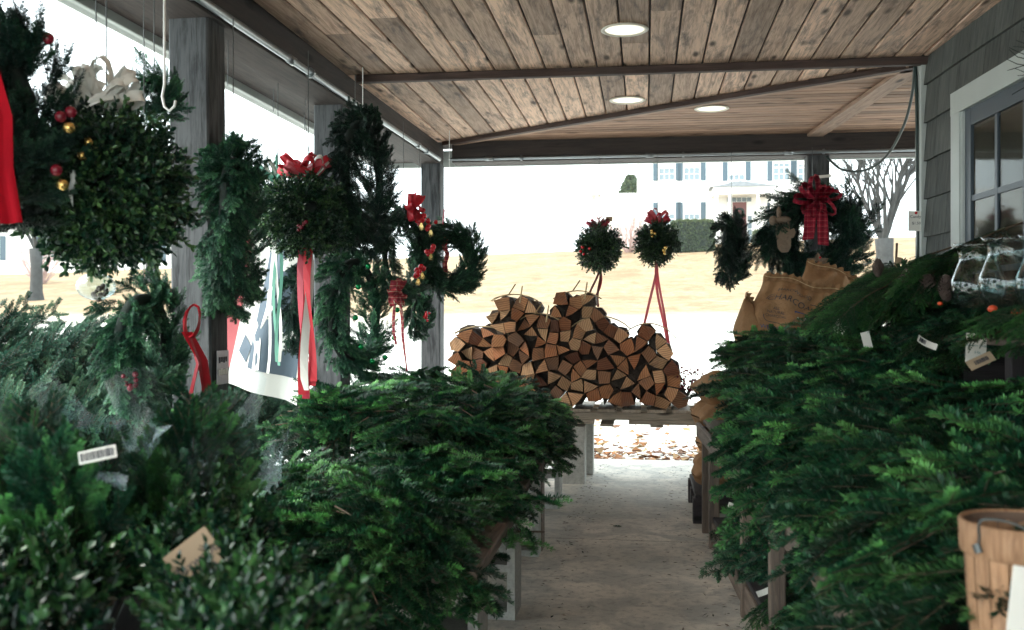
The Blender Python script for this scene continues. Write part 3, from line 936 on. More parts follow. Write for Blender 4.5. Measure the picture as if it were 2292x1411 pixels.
mb.F = [(j * nxx + i, j * nxx + i + 1, (j + 1) * nxx + i + 1, (j + 1) * nxx + i) for j in range(len(ys) - 1) for i in range(nxx - 1)]
mb.M = [0] * len(mb.F)
tag(mb.build('ground', MT['terrain'], smooth=True), kind='structure')

# fallen leaves along the edge of the slab
rng = np.random.default_rng(5)
lv = MB()
for i in range(2600):
    x, y = rng.uniform(-2.0, 4.0), 8.15 + abs(rng.normal(0, 0.85))
    if rng.random() < 0.25: y = rng.uniform(8.0, 13)
    z = ground_z(x, y) + rng.uniform(0.006, 0.03)
    a = rng.uniform(0, 6.28); s = rng.uniform(0.025, 0.06)
    ux, uy = math.cos(a) * s, math.sin(a) * s
    h = rng.uniform(-0.6, 0.6) * s; h2 = rng.uniform(-0.5, 0.7) * s
    lv.add([(x - ux, y - uy, z + h2), (x + uy * 0.6, y - ux * 0.6, z + h), (x + ux, y + uy, z + h2 * 0.6), (x - uy * 0.6, y + ux * 0.6, z)], [(0, 1, 2), (0, 2, 3)], int(rng.integers(3)))
plain('leaf_tan', (0.30, 0.19, 0.09), 0.85, 0.3); plain('leaf_brown', (0.15, 0.07, 0.04), 0.85, 0.3)
tag(lv.build('leaf_litter', [MT['leaf_litter'], MT['leaf_tan'], MT['leaf_brown']]), 'fallen brown and orange leaves scattered along the slab edge', 'leaves', kind='stuff')
nd_ = MB()
for i in range(650):
    y = rng.uniform(2.3, 7.6); side_ = rng.random()
    x = -0.45 + abs(rng.normal(0, 0.13)) if side_ < 0.45 else (0.36 - abs(rng.normal(0, 0.13)) if side_ < 0.85 else rng.uniform(-0.45, 0.35))
    a = rng.uniform(0, 6.28); s = rng.uniform(0.008, 0.016) * (1.6 if rng.random() < 0.06 else 1); wv_ = 0.0011 if s < 0.016 else 0.004
    ux, uy = math.cos(a) * s, math.sin(a) * s
    nd_.add([(x - ux, y - uy, 0.003), (x + uy / s * wv_, y - ux / s * wv_, 0.005), (x + ux, y + uy, 0.004), (x - uy / s * wv_, y + ux / s * wv_, 0.003)], [(0, 1, 2, 3)], int(rng.integers(2)))
tag(nd_.build('fallen_needles', [MT['twig_bark'], MT['dark_core']]), 'fallen needles and crumbs of bark strewn along the aisle floor', 'needles', kind='stuff')
for i, (px, py, lab) in enumerate(((1372, 1183, 'green sprig fallen on the concrete floor of the aisle'),)):
    P = at(px, py, d=2200 * CH / (py - 700))
    tag(place(SPRIG[0].mesh('fallen_sprig', MT['fir_needles']), 'fallen_sprig', None, (P.x, P.y, 0.012), (0, 0, 0.5), 0.35), lab, 'sprig')

# ================================================================== white farmhouse
HY = 62.0
def hp(px, py): return at(px, py, Y=HY)
P0 = hp(1426, 545)
hz = P0.z - 0.5
house = empty('farmhouse', (P0.x, HY, hz), label='white two storey farmhouse with dark shutters and a columned porch', cat='house')
def hl(px, py):      # local x,z on the facade
    p = hp(px, py); return p.x - P0.x, p.z - hz
plain('clapboard', (0.78, 0.78, 0.75), 0.6, 0.03)
plain('shutter', (0.06, 0.10, 0.13), 0.6, 0.1)
plain('house_glass', (0.16, 0.21, 0.24), 0.12, 0.2)
plain('blind', (0.70, 0.68, 0.63), 0.8, 0.05)
plain('roof_slate', (0.20, 0.22, 0.24), 0.8, 0.2)
plain('door_red', (0.16, 0.045, 0.04), 0.5, 0.1)
HW = hl(1858, 400)[0]; HH = hl(1500, 330)[1] + 0.6
w = MB().box(0, HW, 0, 9, 0, HH)
for i in range(int(HH / 0.16)):     # clapboard courses stand proud
    w.add([(0, -0.001, i * 0.16), (HW, -0.001, i * 0.16), (HW, -0.02, i * 0.16 + 0.01), (0, -0.02, i * 0.16 + 0.01), (HW, -0.002, (i + 1) * 0.16), (0, -0.002, (i + 1) * 0.16)],
          [(0, 1, 2, 3), (3, 2, 4, 5)])
w.build('wall', MT['clapboard'], house)
MB().add([(-0.4, -0.5, HH), (HW + 0.4, -0.5, HH), (HW + 0.4, 9.5, HH), (-0.4, 9.5, HH), (-0.4, 4.5, HH + 3), (HW + 0.4, 4.5, HH + 3)],
         [(0, 1, 5, 4), (2, 3, 4, 5), (0, 4, 3), (1, 2, 5), (0, 3, 2, 1)]).build('roof', MT['roof_slate'], house)
# low wing beside it
x0, z0 = hl(1330, 432)
MB().box(x0, -0.01, 1.2, 8, 0, z0).build('wing', MT['clapboard'], house)
MB().add([(x0 - 0.3, 0.9, z0), (0, 0.9, z0), (0, 8.3, z0), (x0 - 0.3, 8.3, z0), (x0 - 0.3, 4.6, z0 + 0.5), (0, 4.6, z0 + 0.5)],
         [(0, 1, 5, 4), (2, 3, 4, 5), (0, 4, 3), (0, 3, 2, 1)]).build('wing_roof', MT['clapboard'], house)
def window(pxc, ytop, ybot, blind=0.45):
    cx, zt = hl(pxc, ytop); _, zb = hl(pxc, ybot)
    ww = 0.46
    e = empty('window', (cx, 0, zb)); e.parent = house
    h = zt - zb
    f = MB()
    f.box(-ww - 0.06, -ww, -0.07, -0.021, 0, h); f.box(ww, ww + 0.06, -0.07, -0.021, 0, h)
    f.box(-ww - 0.06, ww + 0.06, -0.08, -0.021, h, h + 0.1); f.box(-ww - 0.1, ww + 0.1, -0.12, -0.021, -0.08, 0)
    f.build('frame', MT['clapboard'], e)
    MB().box(-ww, ww, -0.03, -0.0215, 0, h).build('pane', MT['house_glass'], e)
    mt = MB()
    for k in (1, 2): mt.box(-ww + k * 2 * ww / 3 - 0.015, -ww + k * 2 * ww / 3 + 0.015, -0.045, -0.0305, 0, h)
    for k in range(1, 4): mt.box(-ww, ww, -0.048, -0.0305, k * h / 4 - (0.03 if k == 2 else 0.015), k * h / 4 + (0.03 if k == 2 else 0.015))
    mt.build('muntins', MT['clapboard'], e)
    if blind: MB().box(-ww + 0.01, ww - 0.01, -0.062, -0.049, h * (1 - blind), h - 0.01).build('blind', MT['blind'], e)
    for s in (-1, 1):
        xa = s * (ww + 0.09); xb = xa + s * 0.30
        sh = MB().box(min(xa, xb), max(xa, xb), -0.07, -0.021, -0.02, h + 0.04)
        for k in range(int(h / 0.09)): sh.box(min(xa, xb) + 0.04, max(xa, xb) - 0.04, -0.082, -0.0701, 0.04 + k * 0.09, 0.085 + k * 0.09)
        sh.build('shutter', MT['shutter'], e)
for px_, bl in ((1492.6, 0.55), (1548.4, 0.5), (1648.6, 0.8), (1749, 0.35), (1804, 0.4)):
    window(px_, 347, 404, bl)
for px_ in (1492.6, 1548.4, 1749, 1804):
    window(px_, 455, 503, 0.5)
# portico
pc, ptop = hl(1650, 414); pl, pe = hl(1592, 427); pr, _ = hl(1728, 427); _, en = hl(1650, 442)
MB().add([(pl - 0.2, -1.9, pe), (pr + 0.2, -1.9, pe), (pc, -1.9, ptop), (pl - 0.2, 0, pe), (pr + 0.2, 0, pe), (pc, 0, ptop)],
         [(0, 1, 2), (0, 2, 5, 3), (1, 4, 5, 2), (0, 3, 4, 1)]).build('portico_roof', MT['roof_slate'], house)
MB().box(pl, pr, -1.8, 0, en, pe).build('entablature', MT['clapboard'], house)
for cx_ in (pl + 0.2, pl + 1.0, pr - 1.0, pr - 0.2):
    MB().lathe([(0.16, 0), (0.16, 0.1), (0.13, 0.15), (0.11, en - 0.15), (0.15, en - 0.08), (0.15, en)], 14, c=(cx_, -1.6, 0)).build('column', MT['clapboard'], house, smooth=True)
dx, dt = hl(1655, 453); _, tt = hl(1655, 443)
dr = empty('door', (dx, 0, 0)); dr.parent = house
MB().box(-0.42, 0.42, -0.06, -0.022, 0.1, dt).build('door_leaf', MT['door_red'], dr)
tr_ = MB()
for k in range(5): tr_.box(-0.75 + k * 0.3, -0.75 + k * 0.3 + 0.26, -0.05, -0.022, dt + 0.03, tt)
tr_.build('transom', MT['house_glass'], dr)
for s in (-1, 1):
    for k in range(4): MB().box(s * 0.62 - 0.12, s * 0.62 + 0.12, -0.05, -0.022, 0.5 + k * 0.42, 0.86 + k * 0.42).build('sidelight', MT['house_glass'], dr)
wr = MB(); wr.tube([(0.24 * math.cos(a), -0.1, dt - 0.65 + 0.24 * math.sin(a)) for a in np.linspace(0, 6.2832, 17)], 0.08, 6, cap=False)
wr.build('door_wreath', MT['dark_core'], dr)
MB().box(pl, pr, -2.0, -0.021, 0.0, 0.12).build('step', MT['block_concrete'], house)

# pale house far down the other side of the road
q = at(250, 600, d=66)
gz = ground_z(q.x, q.y) - 0.3
h2 = empty('pale_house', (q.x, q.y, gz), (0, 0, R(18)), label='low pale house across the road beyond the posts', cat='house')
MB().box(-11, 11, 0, 8, 0, 3.6).build('wall', MT['clapboard'], h2)
MB().add([(-11.5, -0.5, 3.6), (11.5, -0.5, 3.6), (11.5, 8.5, 3.6), (-11.5, 8.5, 3.6), (-11.5, 4, 6.2), (11.5, 4, 6.2)],
         [(0, 1, 5, 4), (2, 3, 4, 5), (0, 4, 3), (1, 2, 5), (0, 3, 2, 1)]).build('roof', MT['clapboard'], h2)
for wx_ in (-7.5, -4.0, -0.5, 2.6, 6.5):
    e = empty('window', (wx_, 0, 1.1)); e.parent = h2
    MB().box(-0.5, 0.5, -0.04, -0.01, 0, 1.5).build('pane', MT['house_glass'], e)
    MB().box(-0.03, 0.03, -0.06, -0.0401, 0, 1.5).build('muntin', MT['clapboard'], e)
    for s in (-1, 1): MB().box(s * 0.72 - 0.17, s * 0.72 + 0.17, -0.06, -0.01, -0.05, 1.55).build('shutter', MT['shutter'], e)

# clipped hedges
def hedge(px0, px1, ytop, ybot, Y, depth, label):
    a, b = at(px0, ybot, Y=Y), at(px1, ytop, Y=Y)
    zb = ground_z((a.x + b.x) / 2, Y) - 0.1
    w_, h_ = b.x - a.x, b.z - zb
    f = FA(); rg = np.random.default_rng(int(px0))
    n = int(9000 * w_ * h_ / 5)
    P = rg.uniform(-1, 1, (n, 3))
    ax = rg.integers(0, 3, n); P[np.arange(n), ax] = np.sign(P[np.arange(n), ax]) * rg.uniform(0.86, 1.0, n)
    k = np.maximum(1.0, (np.abs(P) ** 6).sum(1) ** (1 / 6))
    P = P / k[:, None]
    P = P * np.array([w_ / 2, depth / 2, h_ / 2]) + np.array([0, 0, h_ / 2]) + rg.normal(0, 0.03, (n, 3))
    u = nrm(rg.normal(0, 1, (n, 3))); v_ = nrm(np.cross(u, rg.normal(0, 1, (n, 3)))); s_ = rg.uniform(0.03, 0.07, n)[:, None]
    tz = np.clip(0.3 + 0.4 * (P[:, 2] / h_) ** 3 + rg.normal(0, 0.12, n), 0, 1)
    f.quads(np.stack([P - u * s_, P + v_ * s_ * 0.6, P + u * s_, P - v_ * s_ * 0.6], 1), tz)
    e = empty('hedge', ((a.x + b.x) / 2, Y, zb), label=label, cat='hedge')
    place(f.mesh('foliage', MT['hedge_leaf']), 'foliage', e)
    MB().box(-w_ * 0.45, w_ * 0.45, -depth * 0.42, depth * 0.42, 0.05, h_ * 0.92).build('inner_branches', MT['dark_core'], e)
hedge(1500, 1600, 492, 555, 54, 1.6, 'clipped green box hedge on the lawn before the farmhouse windows')
hedge(1686, 1722, 515, 556, 56, 1.3, 'low clipped shrub beside the farmhouse steps')

# bare trees
def bare_tree(name, base, H, r0, seed, label, levels=5, spread=0.62, trunk_frac=0.26, mat='tree_bark', nmain=7, cat='tree'):
    rg = random.Random(seed)
    e = empty(name, base, label=label, cat=cat)
    trunk, crown = MB(), MB()
    def grow(p, d, L, r, lev):
        n = 4
        pts = [p]; dd = Vector(d)
        for i in range(n):
            dd = (dd + Vector((rg.gauss(0, 0.10), rg.gauss(0, 0.10), rg.gauss(0.05, 0.06)))).normalized()
            pts.append(pts[-1] + dd * L / n)
        crown.tube(pts, [r * (1 - 0.55 * i / n) for i in range(n + 1)], 5 if lev < 3 else 3, cap=False)
        if lev >= levels: return
        for k in range(rg.choice((3, 3, 4)) if lev < 3 else 3):
            i = rg.choice((2, 3, 4)) if k else 4
            u, w_ = perp(dd); a = rg.uniform(0, 6.28)
            nd = (dd * math.cos(spread * 0.8) + (u * math.cos(a) + w_ * math.sin(a)) * math.sin(spread * rg.uniform(0.5, 1.1)) + Vector((0, 0, 0.12))).normalized()
            grow(pts[i], nd, L * rg.uniform(0.55, 0.82), r * 0.52, lev + 1)
    th = H * trunk_frac
    trunk.tube([(0, 0, -0.3), (0, 0, 0.02), (0.02, 0, 0.35), (0.03, 0.02, th * 0.6), (0.0, 0, th)], [r0 * 1.7, r0 * 1.5, r0 * 1.12, r0, r0 * 1.12], 12)
    trunk.build('trunk', MT[mat], e, smooth=True)
    for k in range(nmain):
        a = 6.28 * k / nmain + rg.uniform(-0.3, 0.3)
        t_ = rg.uniform(0.25, 0.75)
        d = Vector((math.cos(a) * t_, math.sin(a) * t_, 1)).normalized()
        grow(Vector((0, 0, th * rg.uniform(0.82, 1.0))), d, H * 0.30, r0 * 0.33, 1)
    crown.build('crown', MT[mat], e, smooth=True)
    return e
tb = at(1979, 548, d=40); gz = ground_z(tb.x, tb.y)
bare_tree('bare_tree', (tb.x, tb.y, gz), 9.5, 0.34, 11, 'grey bare spreading tree on the lawn in a mulch ring', levels=6, trunk_frac=0.17, nmain=11, spread=0.7)
mu = MB(); mu.lathe([(0.02, 0.16), (0.5, 0.14), (1.1, 0.06), (1.3, -0.1)], 20)
tag(mu.build('mulch_ring', MT['bark_mulch'], None, (tb.x, tb.y, gz), smooth=True), 'reddish mulch bed around the foot of the bare tree', 'mulch')
tb = at(338, 600, d=48); bare_tree('bare_tree', (tb.x, tb.y, ground_z(tb.x, tb.y)), 10, 0.26, 5, 'slim bare tree before the low pale house', levels=4, trunk_frac=0.36)
tb = at(80, 632, d=40); bare_tree('bare_tree', (tb.x, tb.y, ground_z(tb.x, tb.y)), 7, 0.22, 6, 'bare tree by the roadside left of the pale house', levels=4, trunk_frac=0.3)

# leafless pinkish shrubs
plain('pink_twig', (0.42, 0.30, 0.28), 0.9, 0.2)
def shrub(px, py, d_, H, seed, label):
    b = at(px, py, d=d_); rg = random.Random(seed)
    e = empty('bare_shrub', (b.x, b.y, ground_z(b.x, b.y)), label=label, cat='shrub', group='leafless shrubs on the lawn crest')
    m_ = MB()
    for k in range(60):
        a = rg.uniform(0, 6.28); t_ = rg.uniform(0.05, 0.8)
        p = Vector((math.cos(a) * 0.2, math.sin(a) * 0.2, 0)); d = Vector((math.cos(a) * t_, math.sin(a) * t_, 1)).normalized()
        pts = [p]
        for i in range(4):
            d = (d + Vector((rg.gauss(0, 0.16), rg.gauss(0, 0.16), 0))).normalized(); pts.append(pts[-1] + d * H / 4 * rg.uniform(0.8, 1.1))
        m_.tube(pts, [0.02, 0.016, 0.012, 0.009, 0.005], 3, cap=False)
        for i in (1, 2, 3):
            for j in range(2):
                d2 = (d + Vector((rg.gauss(0, 0.5), rg.gauss(0, 0.5), rg.gauss(0.1, 0.3)))).normalized()
                m_.tube([pts[i], pts[i] + d2 * H * 0.28], [0.009, 0.004], 3, cap=False)
    m_.build('twigs', MT['pink_twig'], e)
shrub(1408, 552, 55, 2.5, 1, 'bare pinkish shrub standing against the clipped hedge')
shrub(1340, 566, 53, 1.9, 2, 'low bare pinkish shrub farther from the clipped hedge')
shrub(90, 604, 50, 2.2, 3, 'bare twiggy shrub across the road')

# evergreen peeping over the low wing of the farmhouse
tb = at(1412, 470, d=84)
f = FA(); rg = np.random.default_rng(9)
Hh = (700 - 392) * 84 / 2200 + CH - (tb.z - 4.0)
gz = ground_z(tb.x, tb.y)
Hh = CH + (700 - 393) * 84 / 2200 - gz
n = 9000; hgt = rg.uniform(0.15, 1, n); rr = (1.02 - hgt) ** 0.55 * 2.4 * np.sqrt(rg.uniform(0.2, 1, n)); aa = rg.uniform(0, 6.28, n)
P = np.stack([rr * np.cos(aa), rr * np.sin(aa), hgt * Hh], 1); u = nrm(rg.normal(0, 1, (n, 3))); v_ = nrm(np.cross(u, rg.normal(0, 1, (n, 3)))); s_ = rg.uniform(0.1, 0.22, n)[:, None]
f.quads(np.stack([P - u * s_, P + v_ * s_ * 0.5, P + u * s_, P - v_ * s_ * 0.5], 1), rg.uniform(0.2, 0.7, n))
e = empty('evergreen_tree', (tb.x, tb.y, gz), label='green conifer showing above the low wing of the farmhouse', cat='tree')
place(f.mesh('crown', MT['hedge_leaf']), 'crown', e)
MB().tube([(0, 0, -0.3), (0, 0, Hh * 0.9)], [0.3, 0.04], 8).build('trunk', MT['tree_bark'], e)

# overhead line
q0, q1 = at(-300, 372, d=30), at(1000, 330, d=30)
MB().tube([q0.lerp(q1, s) - Vector((0, 0, 0.5 * (1 - (2 * s - 1) ** 2))) for s in np.linspace(0, 1, 13)], 0.012, 5).build('overhead_line', MT['wire'])
tag(bpy.data.objects['overhead_line'], 'thin dark overhead line across the sky behind the posts', 'cable')

# ================================================================== cut spruce trees piled outside the posts
def cut_tree(base, d, L, seed, label):
    rg = random.Random(seed)
    d = Vector(d).normalized(); u, w_ = perp(d)
    e = empty('cut_spruce_tree', base, label=label, cat='spruce tree', group='cut spruce trees piled outside the posts')
    MB().tube([(0, 0, 0), d * L * 0.5, d * L], [0.045, 0.028, 0.006], 7).build('trunk', MT['twig_bark'], e)
    nb = 62
    for k in range(nb):
        s = 0.06 + 0.92 * k / nb
        a = k * 2.4 + rg.uniform(-0.4, 0.4)
        rad = u * math.cos(a) + w_ * math.sin(a)
        bd = (rad * 0.85 + d * 0.6).normalized()
        sc = (1.15 * (1 - s) + 0.42) * rg.uniform(0.8, 1.2)
        M = Matrix(frame(bd, d, (0, 0, 0), rg.uniform(-0.3, 0.3))[:3, :3])
        place(SPRUCE[rg.randrange(3)], 'branch', e, d * L * s, M.to_euler(), sc)
TREES = [((-5.6, 4.6, 0.3), (1, 0.06, 0.06), 1.9, 'cut spruce tree at the bottom of the outdoor pile, trunk towards the road'),
         ((-5.4, 5.4, 0.36), (1, -0.02, 0.05), 2.1, 'cut spruce tree low in the outdoor pile behind the front one'),
         ((-5.8, 6.3, 0.45), (1, 0.05, 0.05), 2.3, 'cut spruce tree in the middle of the outdoor pile'),
         ((-5.6, 7.2, 0.5), (1, 0.0, 0.04), 2.4, 'cut spruce tree at the back of the outdoor pile'),
         ((-4.4, 4.9, 0.48), (1, 0.15, 0.05), 1.7, 'cut spruce tree lying with its tip by the nearest grey post'),
         ((-4.3, 6.2, 0.58), (1, 0.12, 0.03), 1.8, 'cut spruce tree lying with its tip behind the nearest grey post'),
         ((-4.0, 7.3, 0.35), (1, 0.10, 0.0), 1.7, 'cut spruce tree lying behind the gap between the first two posts'),
         ((-4.8, 5.7, 0.80), (1, 0.2, 0.05), 1.7, 'cut spruce tree topmost on the outdoor pile'),
         ((-3.7, 6.6, 0.35), (1, -0.2, 0.02), 1.4, 'small cut spruce tree lying under the flag')]
for i, (b, d, L, lab) in enumerate(TREES):
    cut_tree(b, d, L, i, lab)

# haze: pale, even, fading the farmhouse
hz_m = bpy.data.materials.new('haze'); hz_m.use_nodes = True
hn_, hl_ = hz_m.node_tree.nodes, hz_m.node_tree.links
hn_.clear()
pv = hn_.new('ShaderNodeVolumePrincipled'); pv.inputs['Color'].default_value = (0.97, 0.98, 0.97, 1); pv.inputs['Density'].default_value = 0.0003
ho = hn_.new('ShaderNodeOutputMaterial'); hl_.new(pv.outputs[0], ho.inputs['Volume'])
tag(MB().box(-245, 245, -105, 245, -1.6, 22).build('haze', hz_m), 'thin pale winter mist over lawn and road', 'haze', kind='stuff')
# ================================================================== benches under the boughs
def cinder_block(x, y, z, rz, name_part, parent, upright=True):
    """two-core block standing on end: 0.39 high, 0.19 x 0.19 with the cores showing to one side"""
    mb = MB()
    w, h = 0.19, 0.39
    # walls around two square cores running through along local y
    t_ = 0.03
    mb.box(-w / 2, -w / 2 + t_, -w / 2, w / 2, 0, h); mb.box(w / 2 - t_, w / 2, -w / 2, w / 2, 0, h)
    for a, b in ((0, t_), (h / 2 - t_ / 2, h / 2 + t_ / 2), (h - t_, h)):
        mb.box(-w / 2 + t_, w / 2 - t_, -w / 2 + 0.001, w / 2 - 0.001, a + 0.001, b - 0.001)
    return mb.build(name_part, MT['block_concrete'], parent, (x, y, z), (0, 0, rz))

def slab_bench(x0, x1, y0, y1, z, blocks, label):
    e = empty('plank_bench', ((x0 + x1) / 2, (y0 + y1) / 2, 0), label=label, cat='bench', group='block and plank benches')
    cx, cy = (x0 + x1) / 2, (y0 + y1) / 2
    for (bx, by, rz) in blocks:
        cinder_block(bx - cx, by - cy, 0, rz, 'cinder_block', e)
    n = 6; w = (x1 - x0) / n
    for k in range(n):
        board('plank', (x0 - cx + (k + 0.5) * w, y0 - cy, z - 0.02), (x0 - cx + (k + 0.5) * w, y1 - cy, z - 0.02), w - 0.008, 0.036, MT['bench_wood'], e)
    return e
slab_bench(-1.50, -0.47, 2.75, 4.0, 0.43, [(-0.585, 3.78, 0), (-0.585, 2.95, 0), (-1.35, 3.78, R(90)), (-1.35, 2.95, R(90))], 'low plank bench on cinder blocks under the nearer, lower bough pile')
slab_bench(-1.50, -0.50, 4.15, 6.15, 0.43, [(-0.60, 4.75, 0), (-0.60, 5.9, 0), (-1.35, 4.4, R(90)), (-1.35, 5.9, R(90))], 'low plank bench on cinder blocks under the larger bough pile')
MB().box(-0.02, 0.02, -0.06, 0.06, 0, 0.43).build('leg', MT['bench_wood'], bpy.data.objects['plank_bench.001'], (-0.52 + 1.0, 4.83 - 5.15, 0))

# bough piles laid over a height field
def pile(H, tips, heading, meshes, name, label, group, n, seed, scale=1.0, cat='fir bough', depth=0.16, zmin=0.03, clear=None):
    rg = np.random.default_rng(seed)
    out = []
    for i in range(n):
        x0, x1, y0, y1 = tips
        tx, ty = rg.uniform(x0, x1), rg.uniform(y0, y1)
        h = heading(tx, ty) + rg.normal(0, 0.32)
        sc = scale * rg.uniform(0.85, 1.12)
        L = 0.48 * sc
        dx, dy = math.cos(h), math.sin(h)
        bx, by = tx - dx * L, ty - dy * L
        if clear and min(math.hypot(bx + (tx - bx) * s - clear[0], by + (ty - by) * s - clear[1]) for s in (0, .33, .66, 1.0)) < clear[2]: continue
        zt, zb, zm = H(tx, ty), H(bx, by), H((tx + bx) / 2, (ty + by) / 2)
        lay = depth * rg.uniform(0, 1) ** 1.5 * (1 if i > n * 0.25 else 1.6)
        zb = max(zb, zm - 0.03) - lay
        dz = max(-0.30, min(0.10, (zt - lay) - zb)) * 0.75
        d = Vector((dx * L, dy * L, dz))
        M = Matrix(frame(d, (0, 0, 1), (0, 0, 0), rg.normal(0, 0.28))[:3, :3])
        if zb < zmin: zb = zmin
        if zb + dz < 0.06: dz = 0.06 - zb
        o = place(meshes[rg.integers(len(meshes))], name, None, (bx, by, zb + 0.02), M.to_euler(), sc)
        tag(o, label, cat, group)
        out.append(o)
    return out

def edge_h(x, y, x0, x1, y0, y1, z0, h, r=0.22, fall=1.1):
    """plateau z0+h rounding off at the rectangle's edge, hanging below it outside"""
    d = min(x - x0, x1 - x, y - y0, y1 - y)
    if d < 0: return z0 + 0.02 + d * fall
    t_ = min(1, d / r)
    return z0 + 0.02 + h * math.sqrt(1 - (1 - t_) ** 2)

# larger pile on the far bench
def H1(x, y): return edge_h(x, y, -1.9, -0.50, 4.05, 6.3, 0.43, 0.27 + 0.03 * math.sin(3 * y + 2 * x), 0.3) 
def hd1(x, y):
    if x > -0.62: return R(-25 if y > 4.5 else -45)
    if y < 4.5: return R(-85 + 25 * (x + 1.0))
    return R(-60 + 60 * math.sin(5 * x + 3 * y))
pile(H1, (-1.55, -0.45, 3.92, 6.15), hd1, BOUGH, 'fir_bough', 'dark green fir bough in the larger pile on the plank bench', 'fir boughs in the larger bench pile', 135, 1)
# nearer, lower pile
def H2(x, y): return edge_h(x, y, -1.6, -0.50, 2.68, 4.2, 0.38, 0.15 + 0.02 * math.sin(6 * x), 0.25, 0.9)
def hd2(x, y):
    if x > -0.6: return R(-30)
    return R(-65 + 40 * math.sin(4 * x + 2 * y))
pile(H2, (-1.3, -0.53, 2.36, 3.75), hd2, BOUGH, 'fir_bough', 'bright green fir bough in the nearer low pile on the plank bench', 'fir boughs in the nearer low pile', 115, 2, depth=0.12)

# ---------------------------------------------------------------- stepped display rack along the shop wall
rack = empty('display_rack', (0.9, 3.6, 0), label='weathered wooden display rack with lower, middle and top shelves under the shop window', cat='rack')
def rb(name, a, b, w, t_, mat='bench_wood', up=(0, 0, 1)):
    o0 = Vector((0.9, 3.6, 0))
    return board(name, Vector(a) - o0, Vector(b) - o0, w, t_, MT[mat], rack, up)
def fx(y): return 0.335 + (5.0 - y) * 0.045      # front line of the rack
for y_ in (5.30, 4.97, 3.86, 3.22, 2.48, 1.6):
    rb('upright', (fx(y_), y_, 0), (fx(y_), y_, 0.56), 0.055, 0.05, up=(1, 0, 0))
    rb('upright', (fx(y_) + 0.72, y_, 0), (fx(y_) + 0.72, y_, 1.06), 0.055, 0.05, 'crate_wood', up=(1, 0, 0))
rb('apron', (fx(1.4) - 0.035, 1.4, 0.535), (fx(5.4) - 0.035, 5.4, 0.535), 0.075, 0.022, up=(1, 0, 0.02))
rb('lower_rail', (fx(1.4) - 0.003, 1.4, 0.075), (fx(4.94) - 0.003, 4.94, 0.075), 0.10, 0.022, up=(1, 0, 0))
for k in range(5):
    xo = 0.06 + k * 0.145
    rb('shelf_plank', (fx(1.4) + xo, 1.4, 0.575), (fx(5.4) + xo, 5.4, 0.575), 0.139, 0.022)
    rb('shelf_plank', (fx(1.4) + xo, 1.4, 0.145), (fx(4.94) + xo, 4.94, 0.145), 0.139, 0.022, 'crate_wood')
for k in range(4):
    xo = 0.70 + k * 0.13
    rb('shelf_plank', (fx(1.4) + xo, 1.4, 1.075), (fx(4.75) + xo, 4.75, 1.075), 0.125, 0.022)
for y_ in (1.9, 2.75, 3.5, 4.3, 4.72):
    rb('panel', (fx(y_) + 0.66, y_, 0.83), (fx(y_) + 1.1, y_, 0.83), 0.46, 0.02, 'crate_wood', up=(0, 1, 0))
rb('back_panel', (fx(1.4) + 1.10, 1.4, 0.55), (fx(5.2) + 0.98, 5.2, 0.55), 1.0, 0.02, 'crate_wood', up=(1, 0, 0))

# boughs on the middle shelf
def H3(x, y):
    f0 = fx(y)
    d = x - f0
    top = 0.24 + 0.20 * sm(2.4, 4.6, y)
    if d < 0: return 0.60 + d * 0.6 + 0.06 + 0.25 * sm(3.2, 5.0, y)
    base = 0.60 + 0.06 + 0.25 * sm(3.2, 5.0, y)
    t_ = min(1, d / 0.42)
    e_ = 1 - sm(5.2, 5.55, y)
    return 0.60 + (base - 0.60) * e_ + (top - (base - 0.60)) * math.sqrt(1 - (1 - t_) ** 2) * (0.5 + 0.5 * e_)
def hd3(x, y): return R(195 + 38 * math.sin(3.3 * x + 2.1 * y))
nb_ = pile(H3, (0.365, 0.98, 1.50, 5.36), hd3, BOUGH + [NOBLE[0]], 'evergreen_bough', 'deep green bough in the long pile on the middle rack shelf', 'boughs on the middle rack shelf', 205, 3, depth=0.13, cat='bough', clear=(0.57, 1.57, 0.15))
# lower shelf
def H4(x, y): return 0.34 + 0.08 * math.sin(2.2 * y) - 0.9 * max(0.0, fx(y) + 0.05 - x)
pile(H4, (0.25, 0.46, 2.3, 4.75), lambda x, y: R(185 + 20 * math.sin(5 * y)), NOBLE + CEDAR[:1], 'noble_fir_bough', 'bluish dark bough hanging from the lower rack shelf', 'boughs on the lower rack shelf', 42, 4, depth=0.12, scale=0.95)
# boughs on the top shelf
def H5(x, y): return 1.13 + 0.05 * math.sin(3 * y) + 0.12 * sm(1.1, 1.35, x) * sm(3.6, 4.2, y)
pile(H5, (0.86, 1.3, 2.2, 4.6), lambda x, y: R(200 + 40 * math.sin(4 * y)), CEDAR + NOBLE, 'cedar_bough', 'dark cedar spray spread along the top rack shelf', 'cedar sprays on the top rack shelf', 70, 5, depth=0.05, cat='cedar bough')
pile(lambda x, y: 1.16 + 0.5 * (x - 0.8), (0.66, 1.0, 3.6, 4.7), lambda x, y: R(205 + 30 * math.sin(7 * y)), CEDAR, 'cedar_bough', 'drooping cedar spray spilling over the end of the top rack shelf', 'cedar sprays spilling off the shelf end', 30, 6, depth=0.03, cat='cedar bough', scale=1.05)
pile(lambda x, y: 1.23, (1.15, 1.40, 4.15, 5.0), lambda x, y: R(120 + 60 * math.sin(9 * y)), CEDAR, 'cedar_bough', 'upper cedar spray heaped against the shingled wall', 'cedar sprays heaped by the wall', 20, 8, depth=0.08, cat='cedar bough')

